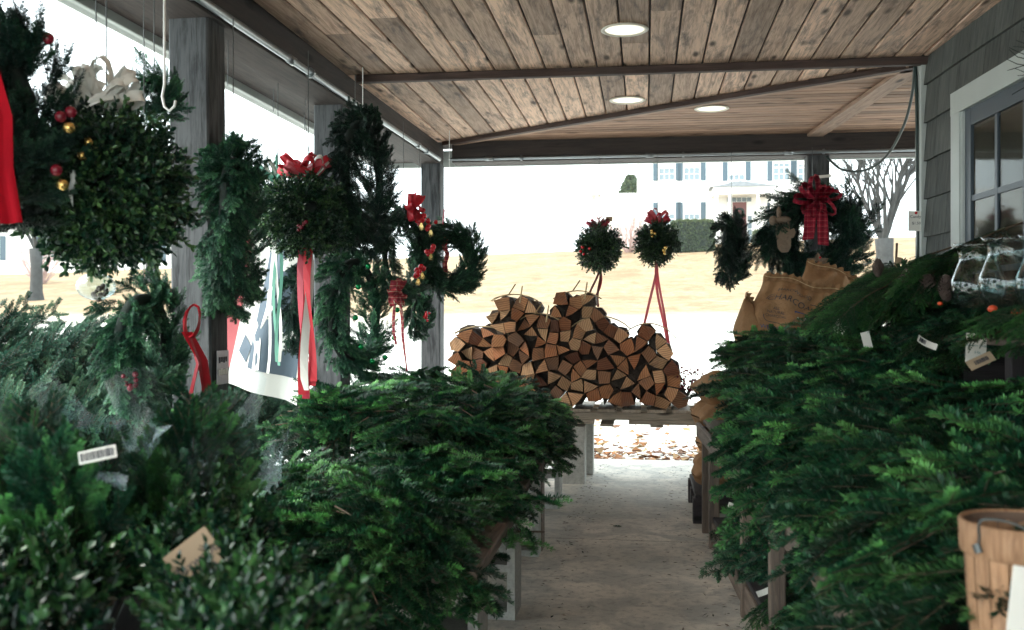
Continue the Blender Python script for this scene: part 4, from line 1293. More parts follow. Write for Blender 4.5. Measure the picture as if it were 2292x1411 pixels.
# ================================================================== firewood on a pallet
PY = 6.66
pal = empty('pallet', (0.2, PY, 0), label='weathered wooden pallet raised on cinder blocks carrying the firewood', cat='pallet')
pz = 0.395
def palb(name, x0, x1, y0, y1, z0, z1, mat='pallet_wood'):
    o0 = Vector((0.2, PY, 0))
    L = max(x1 - x0, y1 - y0)
    if x1 - x0 >= y1 - y0:
        return board(name, Vector((x0, (y0 + y1) / 2, (z0 + z1) / 2)) - o0, Vector((x1, (y0 + y1) / 2, (z0 + z1) / 2)) - o0, y1 - y0, z1 - z0, MT[mat], pal)
    return board(name, Vector(((x0 + x1) / 2, y0, (z0 + z1) / 2)) - o0, Vector(((x0 + x1) / 2, y1, (z0 + z1) / 2)) - o0, x1 - x0, z1 - z0, MT[mat], pal)
xl, xj, xr = -1.42, at(1271, 930, Y=PY).x, at(1572, 930, Y=PY).x
for (a, b) in ((xl, xj - 0.01), (xj + 0.01, xr + 0.12)):
    # notched stringers: full depth at the ends, thinner over the fork opening
    for yy in (PY, PY + 0.28, PY + 0.56):
        palb('stringer', a, b, yy, yy + 0.04, pz + 0.045, pz + 0.097)
        if b - a > 0.9:
            palb('stringer_foot', a, a + 0.17, yy + 0.001, yy + 0.039, pz + 0.016, pz + 0.0445)
            palb('stringer_foot', a + 0.40, b, yy + 0.001, yy + 0.039, pz + 0.016, pz + 0.0445)
    n = int((b - a) / 0.155)
    for k in range(n):
        x_ = a + (k + 0.5) * (b - a) / n
        palb('deck_board', x_ - 0.065, x_ + 0.062, PY - 0.012, PY + 0.62, pz + 0.0975, pz + 0.115)
        if k % 2 == 1: palb('bottom_board', x_ - 0.045, x_ + 0.045, PY - 0.005, PY + 0.61, pz, pz + 0.0155)
for bx, by in ((at(1277, 1000, Y=PY).x, PY + 0.10), (at(1277, 1000, Y=PY).x + 0.035, PY + 0.50), (xl + 0.2, PY + 0.1), (xl + 0.2, PY + 0.5), (0.52, PY + 0.45)):
    mbk = MB().box(-0.095, 0.095, -0.095, 0.095, 0, 0.39)
    mbk.build('cinder_block', MT['block_concrete'], pal, (bx - 0.2, by - PY, 0))
DECK = pz + 0.116
OUT = [(1012, 912), (1010, 800), (1032, 745), (1096, 735), (1106, 708), (1130, 672), (1190, 676), (1222, 715), (1250, 672), (1300, 658), (1330, 676), (1340, 715), (1392, 745), (1432, 770), (1446, 742), (1480, 772), (1508, 830), (1528, 912)]
OUT = [(at(a, b, Y=PY + 0.05).x, at(a, b, Y=PY + 0.05).z) for a, b in OUT]
def inside(p, poly):
    c_ = False; n = len(poly)
    for i in range(n):
        (xa, za), (xb, zb) = poly[i], poly[i - 1]
        if (za > p[1]) != (zb > p[1]) and p[0] < (xb - xa) * (p[1] - za) / (zb - za) + xa: c_ = not c_
    return c_
rw = random.Random(21)
pts = []
tries = 0
while tries < 18000:
    tries += 1
    p = (rw.uniform(-1.5, 0.6), rw.uniform(DECK + 0.05, 1.5))
    if inside(p, OUT) and all((p[0] - q[0]) ** 2 + (p[1] - q[1]) ** 2 > 0.070 ** 2 for q in pts): pts.append(p)
def clip(poly, nx_, nz_, c_):
    out = []
    for i in range(len(poly)):
        a, b = poly[i - 1], poly[i]
        da, db = a[0] * nx_ + a[1] * nz_ - c_, b[0] * nx_ + b[1] * nz_ - c_
        if da <= 0: out.append(a)
        if (da < 0) != (db < 0) and abs(da - db) > 1e-9:
            s = da / (da - db); out.append((a[0] + (b[0] - a[0]) * s, a[1] + (b[1] - a[1]) * s))
    return out
BUND = [(-1.12, 0.68), (-1.15, 0.93), (-0.90, 1.17), (-0.72, 0.66), (-0.72, 0.93), (-0.46, 1.17), (-0.32, 0.66), (-0.30, 0.92), (0.06, 0.62), (0.04, 0.84)]
BLAB = ['bottom corner of the firewood stack behind the fir boughs', 'left flank of the firewood stack, second tier', 'the peak of the stack with a loose twine loop',
        'bottom tier of the firewood stack beneath the twine loop', 'middle of the firewood stack under the twine loop', 'the top of the stack, under a twine net',
        'bottom tier of the firewood stack over the fork opening', 'middle shoulder of the firewood stack, twine across its top', 'low bottom end of the firewood stack next to red berries', 'end shoulder of the firewood stack below the pink ribbons']
bundles = []
for (bx, bz), lab in zip(BUND, BLAB):
    bundles.append(empty('firewood_bundle', (bx, PY + 0.02, bz), label='bundle of split logs at ' + lab, cat='firewood', group='firewood bundles stacked on the pallet'))
mem = {i: [] for i in range(len(BUND))}
def tidy(poly, e0):
    k = 0
    while len(poly) > 3 and k < len(poly):
        a, b = poly[k - 1], poly[k]
        if math.hypot(a[0] - b[0], a[1] - b[1]) < e0:
            poly[k] = ((a[0] + b[0]) / 2, (a[1] + b[1]) / 2); poly.pop(k - 1 if k > 0 else len(poly) - 1); k = 0
        else: k += 1
    return poly
def area(p): return abs(sum(p[i - 1][0] * p[i][1] - p[i][0] * p[i - 1][1] for i in range(len(p)))) / 2
for p in pts:
    rad_ = rw.uniform(0.056, 0.072)
    full = [(p[0] + 0.10 * math.cos(a), p[1] + 0.10 * math.sin(a)) for a in np.linspace(0, 6.2832, 9)[:-1]]
    for q in pts:
        if q is p or (q[0] - p[0]) ** 2 + (q[1] - p[1]) ** 2 > 0.05: continue
        nx_, nz_ = q[0] - p[0], q[1] - p[1]; L = math.hypot(nx_, nz_); nx_ /= L; nz_ /= L
        full = clip(full, nx_, nz_, p[0] * nx_ + p[1] * nz_ + L * 0.5 - 0.0005)
    full = clip(full, 0, -1, -(DECK + 0.001))
    if not all(inside(q, OUT) for q in full): full = None
    poly = [(p[0] + rad_ * math.cos(a), p[1] + rad_ * math.sin(a)) for a in np.linspace(0, 6.2832, 8)[:-1] + rw.uniform(0, 1)]
    for q in pts:
        if q is p or (q[0] - p[0]) ** 2 + (q[1] - p[1]) ** 2 > 0.05: continue
        nx_, nz_ = q[0] - p[0], q[1] - p[1]; L = math.hypot(nx_, nz_); nx_ /= L; nz_ /= L
        poly = clip(poly, nx_, nz_, p[0] * nx_ + p[1] * nz_ + L * 0.5 - 0.001)
        if len(poly) < 3: break
    poly = clip(poly, 0, -1, -(DECK + 0.001)) if len(poly) >= 3 else poly
    if len(poly) < 3 or area(poly) < 0.001: continue
    if full is None: full = list(poly)
    # drop the corners that least change the outline until a wedge of three to five sides is left
    want = rw.choice((3, 3, 4, 4, 4, 5))
    poly = tidy(list(poly), 0.02)
    while len(poly) > want:
        j = min(range(len(poly)), key=lambda i: area([poly[i - 1], poly[i], poly[(i + 1) % len(poly)]])); poly.pop(j)
    bi = min(range(len(BUND)), key=lambda i: (BUND[i][0] - p[0]) ** 2 + (BUND[i][1] - p[1]) ** 2)
    mem[bi].append(((sum(q[0] for q in poly) / len(poly), sum(q[1] for q in poly) / len(poly)), poly, full))
for bi, lst in mem.items():
    bx, bz = BUND[bi]
    for p, poly, full in lst:
        y0 = rw.uniform(-0.035, 0.055); L = rw.uniform(0.36, 0.42)
        # rounded bark edge on one side: add an outward mid point on the longest edge
        j = max(range(len(poly)), key=lambda i: math.hypot(poly[i][0] - poly[i - 1][0], poly[i][1] - poly[i - 1][1]))
        a, b = poly[j - 1], poly[j]
        mxp = ((a[0] + b[0]) / 2, (a[1] + b[1]) / 2); ox, oz = mxp[0] - p[0], mxp[1] - p[1]; ol = math.hypot(ox, oz) + 1e-6
        poly2 = poly[:j] + [(mxp[0] + ox / ol * 0.006, mxp[1] + oz / ol * 0.006)] + poly[j:]
        c0 = [(q[0] - bx, q[1] - bz) for q in poly2]
        n = len(c0); px0, pz0 = p[0] - bx, p[1] - bz
        rim = [(px0 + (q[0] - px0) * 0.965, pz0 + (q[1] - pz0) * 0.965) for q in c0]
        tl = [rw.uniform(-0.3, 0.3), rw.uniform(-0.3, 0.3)]
        yy = lambda q: y0 + tl[0] * (q[0] - px0) + tl[1] * (q[1] - pz0)
        mb = MB()
        vs = [(q[0], yy(q), q[1]) for q in rim] + [(q[0], yy(q) + 0.006, q[1]) for q in c0] + [(px0 + (q[0] - px0) * 0.93, y0 + L, pz0 + (q[1] - pz0) * 0.93) for q in c0]
        mb.add([(v[0] - px0, v[1], v[2] - pz0) for v in vs], [tuple(range(n))], 0)
        for i in range(n):
            k = (i + 1) % n
            mb.F += [(i, n + i, n + k, k), (n + i, 2 * n + i, 2 * n + k, n + k)]; mb.M += [0, 1]
        mb.F.append(tuple(range(3 * n - 1, 2 * n - 1, -1))); mb.M.append(0)
        if full: mb.prism([(q[0] - p[0], q[1] - p[1]) for q in full], 0.13, 0.37, 1)  # wider core added behind the end, blocks light through gaps between logs
        mb.build('log', [MT['log_end'], MT['log_side']], bundles[bi], (px0, 0, pz0))
    if not lst: continue
    # twine looped over the bundle
    zt = max(q[1] for _, pl_, _f in lst for q in pl_) - bz; xa = min(q[0] for _, pl_, _f in lst for q in pl_) - bx; xb = max(q[0] for _, pl_, _f in lst for q in pl_) - bx
    if bi in (1, 2, 4, 5, 7, 9):
        tw_ = MB()
        for yk in (0.06, 0.13):
            tw_.tube([(xa + (xb - xa) * s, yk + rw.uniform(-0.03, 0.03), zt * (0.35 + 0.65 * math.sin(math.pi * s) ** 0.6) + 0.008) for s in np.linspace(0.06, 0.94, 11)], 0.004, 5)
        if bi in (2, 4, 5):
            tw_.tube([(-0.03 + 0.05 * math.sin(s * 3.14), 0.0 - 0.03 * math.sin(s * 3.14), zt + 0.07 * math.sin(s * 3.14) + 0.006) for s in np.linspace(0, 1, 9)], 0.005, 5)
            tw_.tube([(0.05 + 0.02 * math.sin(s * 3), -0.03 - 0.03 * math.sin(s * 2), zt - 0.05 + 0.11 * math.sin(s * 3.14)) for s in np.linspace(0, 1, 9)], 0.005, 5)
        tw_.build('twine', MT['twine'], bundles[bi])

# ================================================================== charcoal sacks
def text_mesh(s, size, align='CENTER'):
    cu = bpy.data.curves.new('print', 'FONT'); cu.body = s; cu.size = size; cu.align_x = align; cu.align_y = 'CENTER'; cu.fill_mode = 'BOTH'; cu.resolution_u = 3
    ob = bpy.data.objects.new('print', cu); col.objects.link(ob)
    dg = bpy.context.evaluated_depsgraph_get(); dg.update()
    me = bpy.data.meshes.new_from_object(ob.evaluated_get(dg))
    bpy.data.objects.remove(ob); bpy.data.curves.remove(cu)
    return me
def flat_text(s, size, loc, rot, mat, parent, name='print'):
    me = text_mesh(s, size); me.materials.clear(); me.materials.append(MT[mat])
    return place(me, name, parent, loc, rot)

def sack(loc, rot, label, seed, W=0.40, Hh_=0.62, T=0.085, prints=(), name='charcoal_sack'):
    """pillow of kraft paper: local x width, local z height, printed face towards local -y"""
    rg = np.random.default_rng(seed)
    ph = rg.uniform(0, 6.28, 8)
    def surf(u, v, side=-1, off=0.0):
        e = max(0.0, 1 - abs(u) ** 3.2) ** 0.5 * max(0.0, 1 - abs(v) ** 5) ** 0.6
        wr = 0.016 * math.sin(5 * u + 3.5 * v + ph[0]) + 0.013 * math.sin(9 * v - 5 * u + ph[1]) + 0.010 * abs(math.sin(11 * u * v + 8 * v + ph[2])) - 0.010 * abs(math.sin(6 * u - 7 * v + ph[3]))
        wr += 0.05 * max(0, abs(v) - 0.5) * math.sin(17 * u + ph[3])
        y = side * (e * (T * (1 - 0.25 * v) + wr) + 0.004 + off)
        x = u * W / 2 * (1 - 0.05 * math.cos(3 * v + ph[4]) - 0.10 * max(0, v - 0.6)) + 0.012 * math.sin(6 * v + ph[5])
        z = v * Hh_ / 2 + 0.012 * math.sin(5 * u + ph[6]) * abs(v)
        return (x, y, z)
    nu, nv = 32, 42
    mb = MB()
    for side in (-1, 1):
        vs = [surf(-1 + 2 * i / nu, -1 + 2 * j / nv, side) for j in range(nv + 1) for i in range(nu + 1)]
        fs = [(j * (nu + 1) + i, j * (nu + 1) + i + 1, (j + 1) * (nu + 1) + i + 1, (j + 1) * (nu + 1) + i) for j in range(nv) for i in range(nu)]
        if side > 0: fs = [f[::-1] for f in fs]
        mb.add(vs, fs)
    # side gussets closing the two faces, and the crimped, stitched top
    b0, b1 = 0, (nu + 1) * (nv + 1)
    for j in range(nv):
        for i in (0, nu):
            a = j * (nu + 1) + i; c_ = (j + 1) * (nu + 1) + i
            mb.F.append((b0 + a, b0 + c_, b1 + c_, b1 + a)); mb.M.append(0)
    crimp = [surf(-1 + 2 * i / nu, 1, -1) for i in range(nu + 1)]
    vs = []
    for i, p in enumerate(crimp):
        wv_ = 0.012 * math.sin(i * 1.9 + ph[7])
        vs += [(p[0], wv_ * 0.4, p[2] - 0.01), (p[0] * 1.02, wv_ - 0.006, p[2] + 0.028), (p[0] * 1.0, wv_ * 1.5 - 0.012, p[2] + 0.045)]
    mb.add(vs, [(3 * i + k, 3 * i + 3 + k, 3 * i + 4 + k, 3 * i + 1 + k) for i in range(nu) for k in (0, 1)])
    e = empty(name, loc, rot, label=label, cat='sack', group='kraft paper charcoal sacks')
    mb.build('paper_body', MT['kraft_paper'], e, smooth=True)
    st_ = MB().tube([(surf(-1 + 2 * i / nu, 1)[0], -0.012, surf(-1 + 2 * i / nu, 1)[2] + 0.02) for i in range(nu + 1)], 0.0025, 4)
    st_.build('stitching', MT['twine'], e)
    for (s, size, x, z, mat, rz) in prints:
        me = text_mesh(s, size)
        ca, sa_ = math.cos(rz), math.sin(rz)
        for v in me.vertices:
            xx, zz = x + v.co.x * ca - v.co.y * sa_, z + v.co.x * sa_ + v.co.y * ca
            v.co = surf(max(-0.98, min(0.98, xx / (W / 2))), max(-0.98, min(0.98, zz / (Hh_ / 2))), -1, 0.002)
        me.materials.clear(); me.materials.append(MT[mat])
        place(me, 'print', e)
    return e, surf, W, Hh_
def surf_strip(sk, pts, wd, mat, closed=False):
    e, surf, W, Hh_ = sk
    mb = MB(); P = []
    for i, (x, z) in enumerate(pts):
        x2, z2 = pts[min(i + 1, len(pts) - 1)]; x1, z1 = pts[max(i - 1, 0)]
        dx, dz = x2 - x1, z2 - z1; L = math.hypot(dx, dz) + 1e-9
        nx_, nz_ = -dz / L * wd / 2, dx / L * wd / 2
        P += [surf((x + nx_) / (W / 2), (z + nz_) / (Hh_ / 2), -1, 0.002), surf((x - nx_) / (W / 2), (z - nz_) / (Hh_ / 2), -1, 0.002)]
    mb.add(P, [(2 * i, 2 * i + 1, 2 * i + 3, 2 * i + 2) for i in range(len(pts) - 1)])
    mb.build('print', MT[mat], e)
def rrect(x0, x1, z0, z1, r, n=6):
    o = []
    for cx_, cz_, a0 in ((x1 - r, z1 - r, 0), (x0 + r, z1 - r, 90), (x0 + r, z0 + r, 180), (x1 - r, z0 + r, 270)):
        o += [(cx_ + r * math.cos(R(a0 + 90 * k / n)), cz_ + r * math.sin(R(a0 + 90 * k / n))) for k in range(n + 1)]
    return o + [o[0]]
SY = 5.75
b1 = at(1762, 724, Y=SY); b2 = at(1838, 668, Y=SY + 0.28); b3 = at(1692, 752, Y=SY + 0.05)
PR = [('HARDWOOD', 0.030, -0.02, 0.225, 'ink', 0.0), ('CHARCOAL', 0.048, -0.015, 0.165, 'ink', 0.0), ('ALL\nNATURAL\nCHARCOAL', 0.022, -0.08, 0.08, 'ink', 0.0),
      ('WEEKEND WARRIOR', 0.036, 0.0, -0.02, 'ink_blue', 0.0), ('BLEND', 0.036, -0.04, -0.06, 'ink_blue', 0.0)]
s1 = sack((b1.x, b1.y, b1.z - 0.06), (R(-24), R(14), R(-6)), 'kraft charcoal sack leaning with blue lettering, below the folded-top sack', 3, prints=PR, W=0.42)
surf_strip(s1, rrect(-0.15, 0.12, 0.02, 0.20, 0.03), 0.004, 'ink')
surf_strip(s1, [(0.02, 0.08), (0.095, 0.08)], 0.072, 'ink_blue')
surf_strip(s1, [(0.03 + 0.024 * math.cos(a) + 0.03, 0.077 + 0.018 * math.sin(a)) for a in np.linspace(-2.6, 0.4, 9)], 0.006, 'paper')
s2 = sack((b2.x + 0.06, b2.y, b2.z - 0.12), (R(-28), R(20), R(8)), 'kraft charcoal sack on top with crimped folded top, under the big wreath', 5,
          prints=[('HARDWOOD', 0.040, -0.06, 0.10, 'ink', 0.0), ('CHARCOAL', 0.055, -0.02, 0.03, 'ink', 0.0)], W=0.44)
surf_strip(s2, rrect(-0.17, 0.05, 0.065, 0.135, 0.033), 0.004, 'ink')
s3 = sack((b3.x - 0.0, b3.y, b3.z - 0.14), (R(-8), R(22), R(52)), 'kraft charcoal sack turned edge-on with upright black lettering', 7, prints=[('HARDWOOD', 0.075, 0.0, 0.02, 'ink', R(90))], W=0.36, Hh_=0.60)
# lower column of sacks lying flat on a small pallet
sp = empty('sack_pallet', (0.68, 5.85, 0), label='dark low timber stand under the column of charcoal sacks', cat='pallet')
for yy in (-0.3, 0.0, 0.3): board('bearer', (-0.42, yy, 0.10), (0.5, yy, 0.10), 0.09, 0.08, MT['crate_wood'], sp)
for yy in (-0.3, 0.3):
    for xx in (-0.38, 0.45): MB().box(-0.04, 0.04, -0.04, 0.04, 0, 0.0595).build('foot', MT['crate_wood'], sp, (xx, yy, 0))
for k in range(6): board('deck_board', (-0.35 + k * 0.15, -0.36, 0.151), (-0.35 + k * 0.15, 0.36, 0.151), 0.12, 0.02, MT['crate_wood'], sp)
for k, (lab) in enumerate(('kraft sack lying flat at the bottom of the sack column', 'crumpled kraft sack lying second from the bottom of the sack column', 'crumpled kraft sack lying third up in the sack column', 'kraft sack lying fourth up in the sack column, under the leaning ones')):
    sack((0.68 + 0.02 * (k % 2), 5.85, 0.25 + 0.158 * k), (R(90), R(3 * (k % 2) - 1), R(90 + 4 * (k - 1))), lab, 11 + k, W=0.56, Hh_=0.80, T=0.078)
# ================================================================== ribbons, bows and hanging things
def tail(mb, p, L, w, sway=(0, 0, 0), m=0, wd=(1, 0, 0), tw=0.3, n=10, seed=0):
    rg = random.Random(seed); a = rg.uniform(0, 6)
    pts = [Vector(p) + Vector(sway) * s * s + Vector((0.012 * math.sin(5 * s + a), 0.012 * math.cos(4 * s + a), -L * s)) for s in np.linspace(0, 1, n)]
    b = len(mb.V)
    vs = []
    for i, q in enumerate(pts):
        s = i / (n - 1); ang = tw * math.sin(3 * s + a)
        wv = Vector((math.cos(ang) * wd[0] - math.sin(ang) * wd[1], math.sin(ang) * wd[0] + math.cos(ang) * wd[1], 0)).normalized() * w / 2
        vs += [q - wv, q + wv]
    mb.add(vs, [(2 * i, 2 * i + 1, 2 * i + 3, 2 * i + 2) for i in range(n - 1)], m)
def loop(mb, c, d, L, w, wd, m=0, fat=0.42):
    """one bow loop leaving c towards d and coming back"""
    c, d, wd = Vector(c), Vector(d).normalized(), Vector(wd).normalized()
    up = wd.cross(d).normalized()
    pts = []
    for s in np.linspace(0, 1, 13):
        a = math.pi * 2 * s
        pts.append(c + d * L * (0.5 - 0.5 * math.cos(a)) + up * L * fat * math.sin(a) * 0.5)
    mb.ribbon(pts, wd, w, m)
def bow(parent, c, size, w, mat, nloops=8, up=1.0, seed=0, mat2=None, name='bow', flat=0.35):
    rg = random.Random(seed); mb = MB()
    for k in range(nloops):
        a = 2 * math.pi * k / nloops + rg.uniform(-0.2, 0.2)
        d = Vector((math.cos(a), math.sin(a) * flat - 0.15, up * rg.uniform(0.25, 1.0) if up else math.sin(a)))
        if not up: d = Vector((math.cos(a), -0.35, math.sin(a)))
        wd = d.cross(Vector((0, 0, 1) if not up else (math.sin(a), -math.cos(a), 0.3)))
        if wd.length < 1e-3: wd = Vector((0, 1, 0))
        if not up: wd = Vector((-math.sin(a) * 0.25, 1, math.cos(a) * 0.25))
        loop(mb, c, d, size * rg.uniform(0.8, 1.1), w, wd, k % 2 if mat2 else 0)
    mb.ball(c, w * 0.35, 6)
    return mb.build(name, [MT[mat]] + ([MT[mat2]] if mat2 else []), parent, smooth=True)
def hook_wire(parent, top, mat='wire', r=0.0022, name='hanging_wire', hook=False):
    mb = MB().tube([(0, 0, 0), (top[0] * 0.5, top[1] * 0.5, top[2] * 0.5), top], r, 5)
    if hook:
        mb.tube([(0.0, 0, 0.0), (0.004, 0, -0.03), (0.02, 0, -0.05), (0.04, 0, -0.045), (0.052, 0, -0.015)], r * 1.4, 5)
    return mb.build(name, MT[mat], parent)

WM = {}
def wm(key, *a, **k):
    if key not in WM: WM[key] = wreath_mesh(*a, **k)
    return WM[key]
def wreath(px, py, d, Rr, tr, open_, label, key='A', kind='fir', n=230, long=0.0, mat='wreath_needles', top=BZ + 0.02, sc=1.0, group='wreaths hanging from the beams', tilt=0.0, sx=1.0, wire=True, wmat='wire'):
    P = at(px, py, d=d)
    yaw = YAW + math.atan((1146 - px) / 2200) + open_
    e = empty('wreath', P, (tilt, 0, yaw), label=label, cat='wreath', group=group)
    place(wm(key, hash(key) % 1000 if False else sum(map(ord, key)), Rr, tr, n, kind, long, mat, sc), 'foliage', e)
    if wire and top > P.z + Rr:
        w_ = hook_wire(e, (0, 0, top - P.z - Rr - tr * 0.5), wmat); w_.location = (0, 0, Rr + tr * 0.5)
    return e
def berries(parent, c, n, r, spread, mat='red_berry', name='berries', seed=0):
    rg = random.Random(seed); mb = MB()
    for k in range(n):
        mb.ball((c[0] + rg.gauss(0, spread), c[1] + rg.gauss(0, spread * 0.7), c[2] + rg.gauss(0, spread)), r * rg.uniform(0.8, 1.15), 6)
    o = mb.build(name, MT[mat], parent, smooth=True)
    if n > 8: tag(o, kind='stuff')
    return o

# --- end beam: two kissing balls, an edge-on wreath and the large wreath
KB = ball_mesh(31, 0.14, 360, sc=0.75)
KB2 = ball_mesh(32, 0.14, 360, sc=0.75)
def kissing_ball(px, py, d, mesh, scale, label, top=BZ, group='kissing balls hanging from the beams', wmat='wire'):
    P = at(px, py, d=d)
    e = empty('kissing_ball', P, label=label, cat='kissing ball', group=group)
    place(mesh, 'foliage', e, (0, 0, 0), (0, 0, px * 0.1), scale)
    w_ = hook_wire(e, (0, 0, top - P.z - 0.1 * scale), wmat, name='hanging_wire'); w_.location = (0, 0, 0.1 * scale)
    return e
e = kissing_ball(1341, 556, 7.36, KB, 1.0, 'small boxwood kissing ball with dark red curled bow over the firewood')
bow(e, (0, 0, 0.15), 0.10, 0.018, 'dark_satin', 12, 1.0, 1, 'crimson_satin')
rb_ = MB(); tail(rb_, (0.0, 0, -0.14), 0.30, 0.018, (0.0, -0.02, 0), 0, seed=1); tail(rb_, (0.01, 0, -0.14), 0.28, 0.018, (-0.05, 0, 0), 1, seed=2); tail(rb_, (-0.01, 0.01, -0.14), 0.26, 0.018, (-0.09, 0, 0), 0, seed=3)
rb_.build('ribbon_tails', [MT['dark_satin'], MT['crimson_satin']], e)
berries(e, (-0.11, -0.12, -0.02), 4, 0.012, 0.02, seed=2)
MB().box(0.05, 0.10, -0.01, 0.0, 0.20, 0.235).build('price_tag', MT['card_kraft'], e)
e = kissing_ball(1471, 545, 7.30, KB2, 0.95, 'small boxwood kissing ball with pink bow and long pink tails')
bow(e, (0, 0, 0.15), 0.11, 0.035, 'crimson_satin', 8, 1.0, 4, 'pink_satin')
rb_ = MB(); tail(rb_, (0.0, 0, -0.14), 0.62, 0.02, (0.07, 0, 0), 0, seed=5); tail(rb_, (0.01, 0, -0.14), 0.66, 0.018, (0.09, -0.05, 0), 0, seed=6); tail(rb_, (-0.01, 0.0, -0.14), 0.52, 0.02, (-0.11, 0, 0), 0, seed=7)
rb_.build('ribbon_tails', [MT['pink_satin']], e)
berries(e, (-0.04, -0.14, 0.06), 4, 0.013, 0.02, 'gold', 'bells', 3); berries(e, (0.05, -0.15, -0.07), 4, 0.013, 0.02, 'gold', 'bells', 4)
wreath(1637, 558, 7.2, 0.185, 0.10, R(76), 'dark fir wreath hung edge-on beside the ball with pink tails', 'A', n=300, sc=0.75)
e = wreath(1818, 532, 7.05, 0.235, 0.17, R(6), 'large fir wreath with red plaid bow and burlap mitten on the end post', 'big', n=520, long=1.0, sc=0.95)
bow(e, (0.0, -0.19, 0.255), 0.16, 0.085, 'plaid_red', 8, 0, 2)
bow(e, (0.0, -0.23, 0.25), 0.10, 0.07, 'plaid_red', 5, 0, 9)
rb_ = MB()
for s in (-1, 1): rb_.ribbon([(s * 0.03, -0.23, 0.22), (s * 0.038, -0.24, 0.14), (s * 0.043, -0.235, 0.05), (s * 0.05, -0.22, -0.05 - 0.02 * s)], (1, 0.2 * s, -0.12 * s), 0.078)
rb_.build('bow_tails', MT['plaid_red'], e, smooth=True)
mi = MB()
prof = [(-0.045, 0.085), (0.045, 0.085), (0.048, 0.02), (0.075, 0.03), (0.085, 0.0), (0.07, -0.035), (0.05, -0.04), (0.046, -0.10), (0.025, -0.135), (-0.02, -0.135), (-0.045, -0.10), (-0.05, 0)]
mi.prism(prof, -0.015, 0.012)
mi.build('burlap_mitten', MT['burlap'], e, (-0.215, -0.17, 0.02), (0, R(-4), 0))
mc = MB().ball((-0.215, -0.185, 0.115), 0.045, 8, sq=(1.2, 0.7, 0.55)); mc.ball((-0.285, -0.18, 0.11), 0.035, 8, sq=(0.8, 0.6, 1)); mc.ball((-0.245, -0.18, 0.165), 0.022, 8, sq=(0.8, 0.6, 2))
mc.build('burlap_flower', MT['burlap'], e, smooth=True)
po = MB()
for k in range(6):
    a = R(90 + 60 * k); ca_, sa2 = math.cos(a), math.sin(a)
    L = 0.085
    po.add([(0, -0.02, 0), (ca_ * L * 0.5 - sa2 * 0.026, -0.035, sa2 * L * 0.5 + ca_ * 0.026), (ca_ * L, -0.015, sa2 * L), (ca_ * L * 0.5 + sa2 * 0.026, -0.035, sa2 * L * 0.5 - ca_ * 0.026)], [(0, 1, 2), (0, 2, 3)])
po.build('burlap_poinsettia', MT['burlap'], e, (0.02, -0.15, -0.20))
berries(e, (0.02, -0.19, -0.20), 5, 0.008, 0.012, seed=8)
MB().box(-0.05, 0.05, -0.005, 0, 0, 0.02).build('tag_stick', MT['paper'], e, (0.07, -0.12, 0.41), (0, R(-4), 0))

# --- side beam row, from the nearest to the farthest
# nearest wreath, cut by the frame edge, red velvet bow
e = wreath(-200, 250, 2.35, 0.26, 0.14, R(12), 'dark wreath with red velvet ribbon and baubles at the near end of the side beam', 'near', n=520, sc=0.85)
rb_ = MB(); rb_.ribbon([(0.13, -0.14, 0.10), (0.145, -0.19, -0.02), (0.15, -0.18, -0.14), (0.165, -0.20, -0.27)], (1, -0.2, 0.1), 0.048)
rb_.ribbon([(0.09, -0.14, 0.12), (0.09, -0.19, -0.05), (0.10, -0.18, -0.20), (0.11, -0.18, -0.28)], (1, 0.2, 0), 0.075)
rb_.build('bow_tails', MT['red_velvet'], e, smooth=True)
for k, (x_, z_, m_) in enumerate(((0.30, 0.01, 'dark_berry'), (0.325, 0.025, 'dark_berry'), (0.32, -0.015, 'gold'), (0.29, -0.125, 'dark_berry'), (0.305, -0.16, 'gold'), (0.27, 0.20, 'dark_berry'))):
    MB().ball((0, 0, 0), 0.015, 10).build('bauble', MT[m_], e, (x_, -0.13, z_), smooth=True)
# large boxwood ball with white bow
BIG = ball_mesh(33, 0.185, 620, sc=0.95)
e = kissing_ball(238, 425, 2.78, BIG, 1.0, 'large boxwood ball with white ribbon bow and icicle ornaments', top=BZ + 0.02)
bow(e, (0.0, -0.02, 0.22), 0.14, 0.034, 'white_satin', 11, 1.0, 12)
bow(e, (-0.05, -0.04, 0.22), 0.12, 0.03, 'white_satin', 6, 1.0, 15)
for (x_, y_, z_) in ((0.02, -0.2, -0.02), (-0.11, -0.17, 0.10)):
    MB().tube([(0, 0, 0.045), (0.006, 0, 0.02), (-0.004, 0, -0.01), (0.002, 0, -0.05)], [0.007, 0.009, 0.007, 0.001], 6).build('icicle_ornament', MT['icicle'], e, (x_, y_, z_))
for (x_, y_, z_) in ((0.06, -0.19, 0.10), (0.045, -0.195, 0.065)): MB().ball((0, 0, 0), 0.013, 8).build('gold_bell', MT['gold'], e, (x_, y_, z_), smooth=True)
# clear glass ornament hanging below
P = at(215, 642, d=3.0)
e = empty('glass_ornament', P, label='clear glass globe with small dark pods hanging below the large boxwood ball', cat='ornament')
g_ = MB().ball((0, 0, 0), 0.058, 16, sq=(1, 1, 0.72)); gi = MB().ball((0, 0, 0), 0.0555, 16, sq=(1, 1, 0.72))
g_.add(gi.V, [f[::-1] for f in gi.F]); g_.build('globe', MT['vase_glass'], e, smooth=True)
berries(e, (0.02, 0, -0.012), 14, 0.008, 0.012, 'cone_scale', 'pods', 3)
w_ = hook_wire(e, (0, 0, BZ + 0.02 - P.z - 0.045)); w_.location = (0, 0, 0.043)
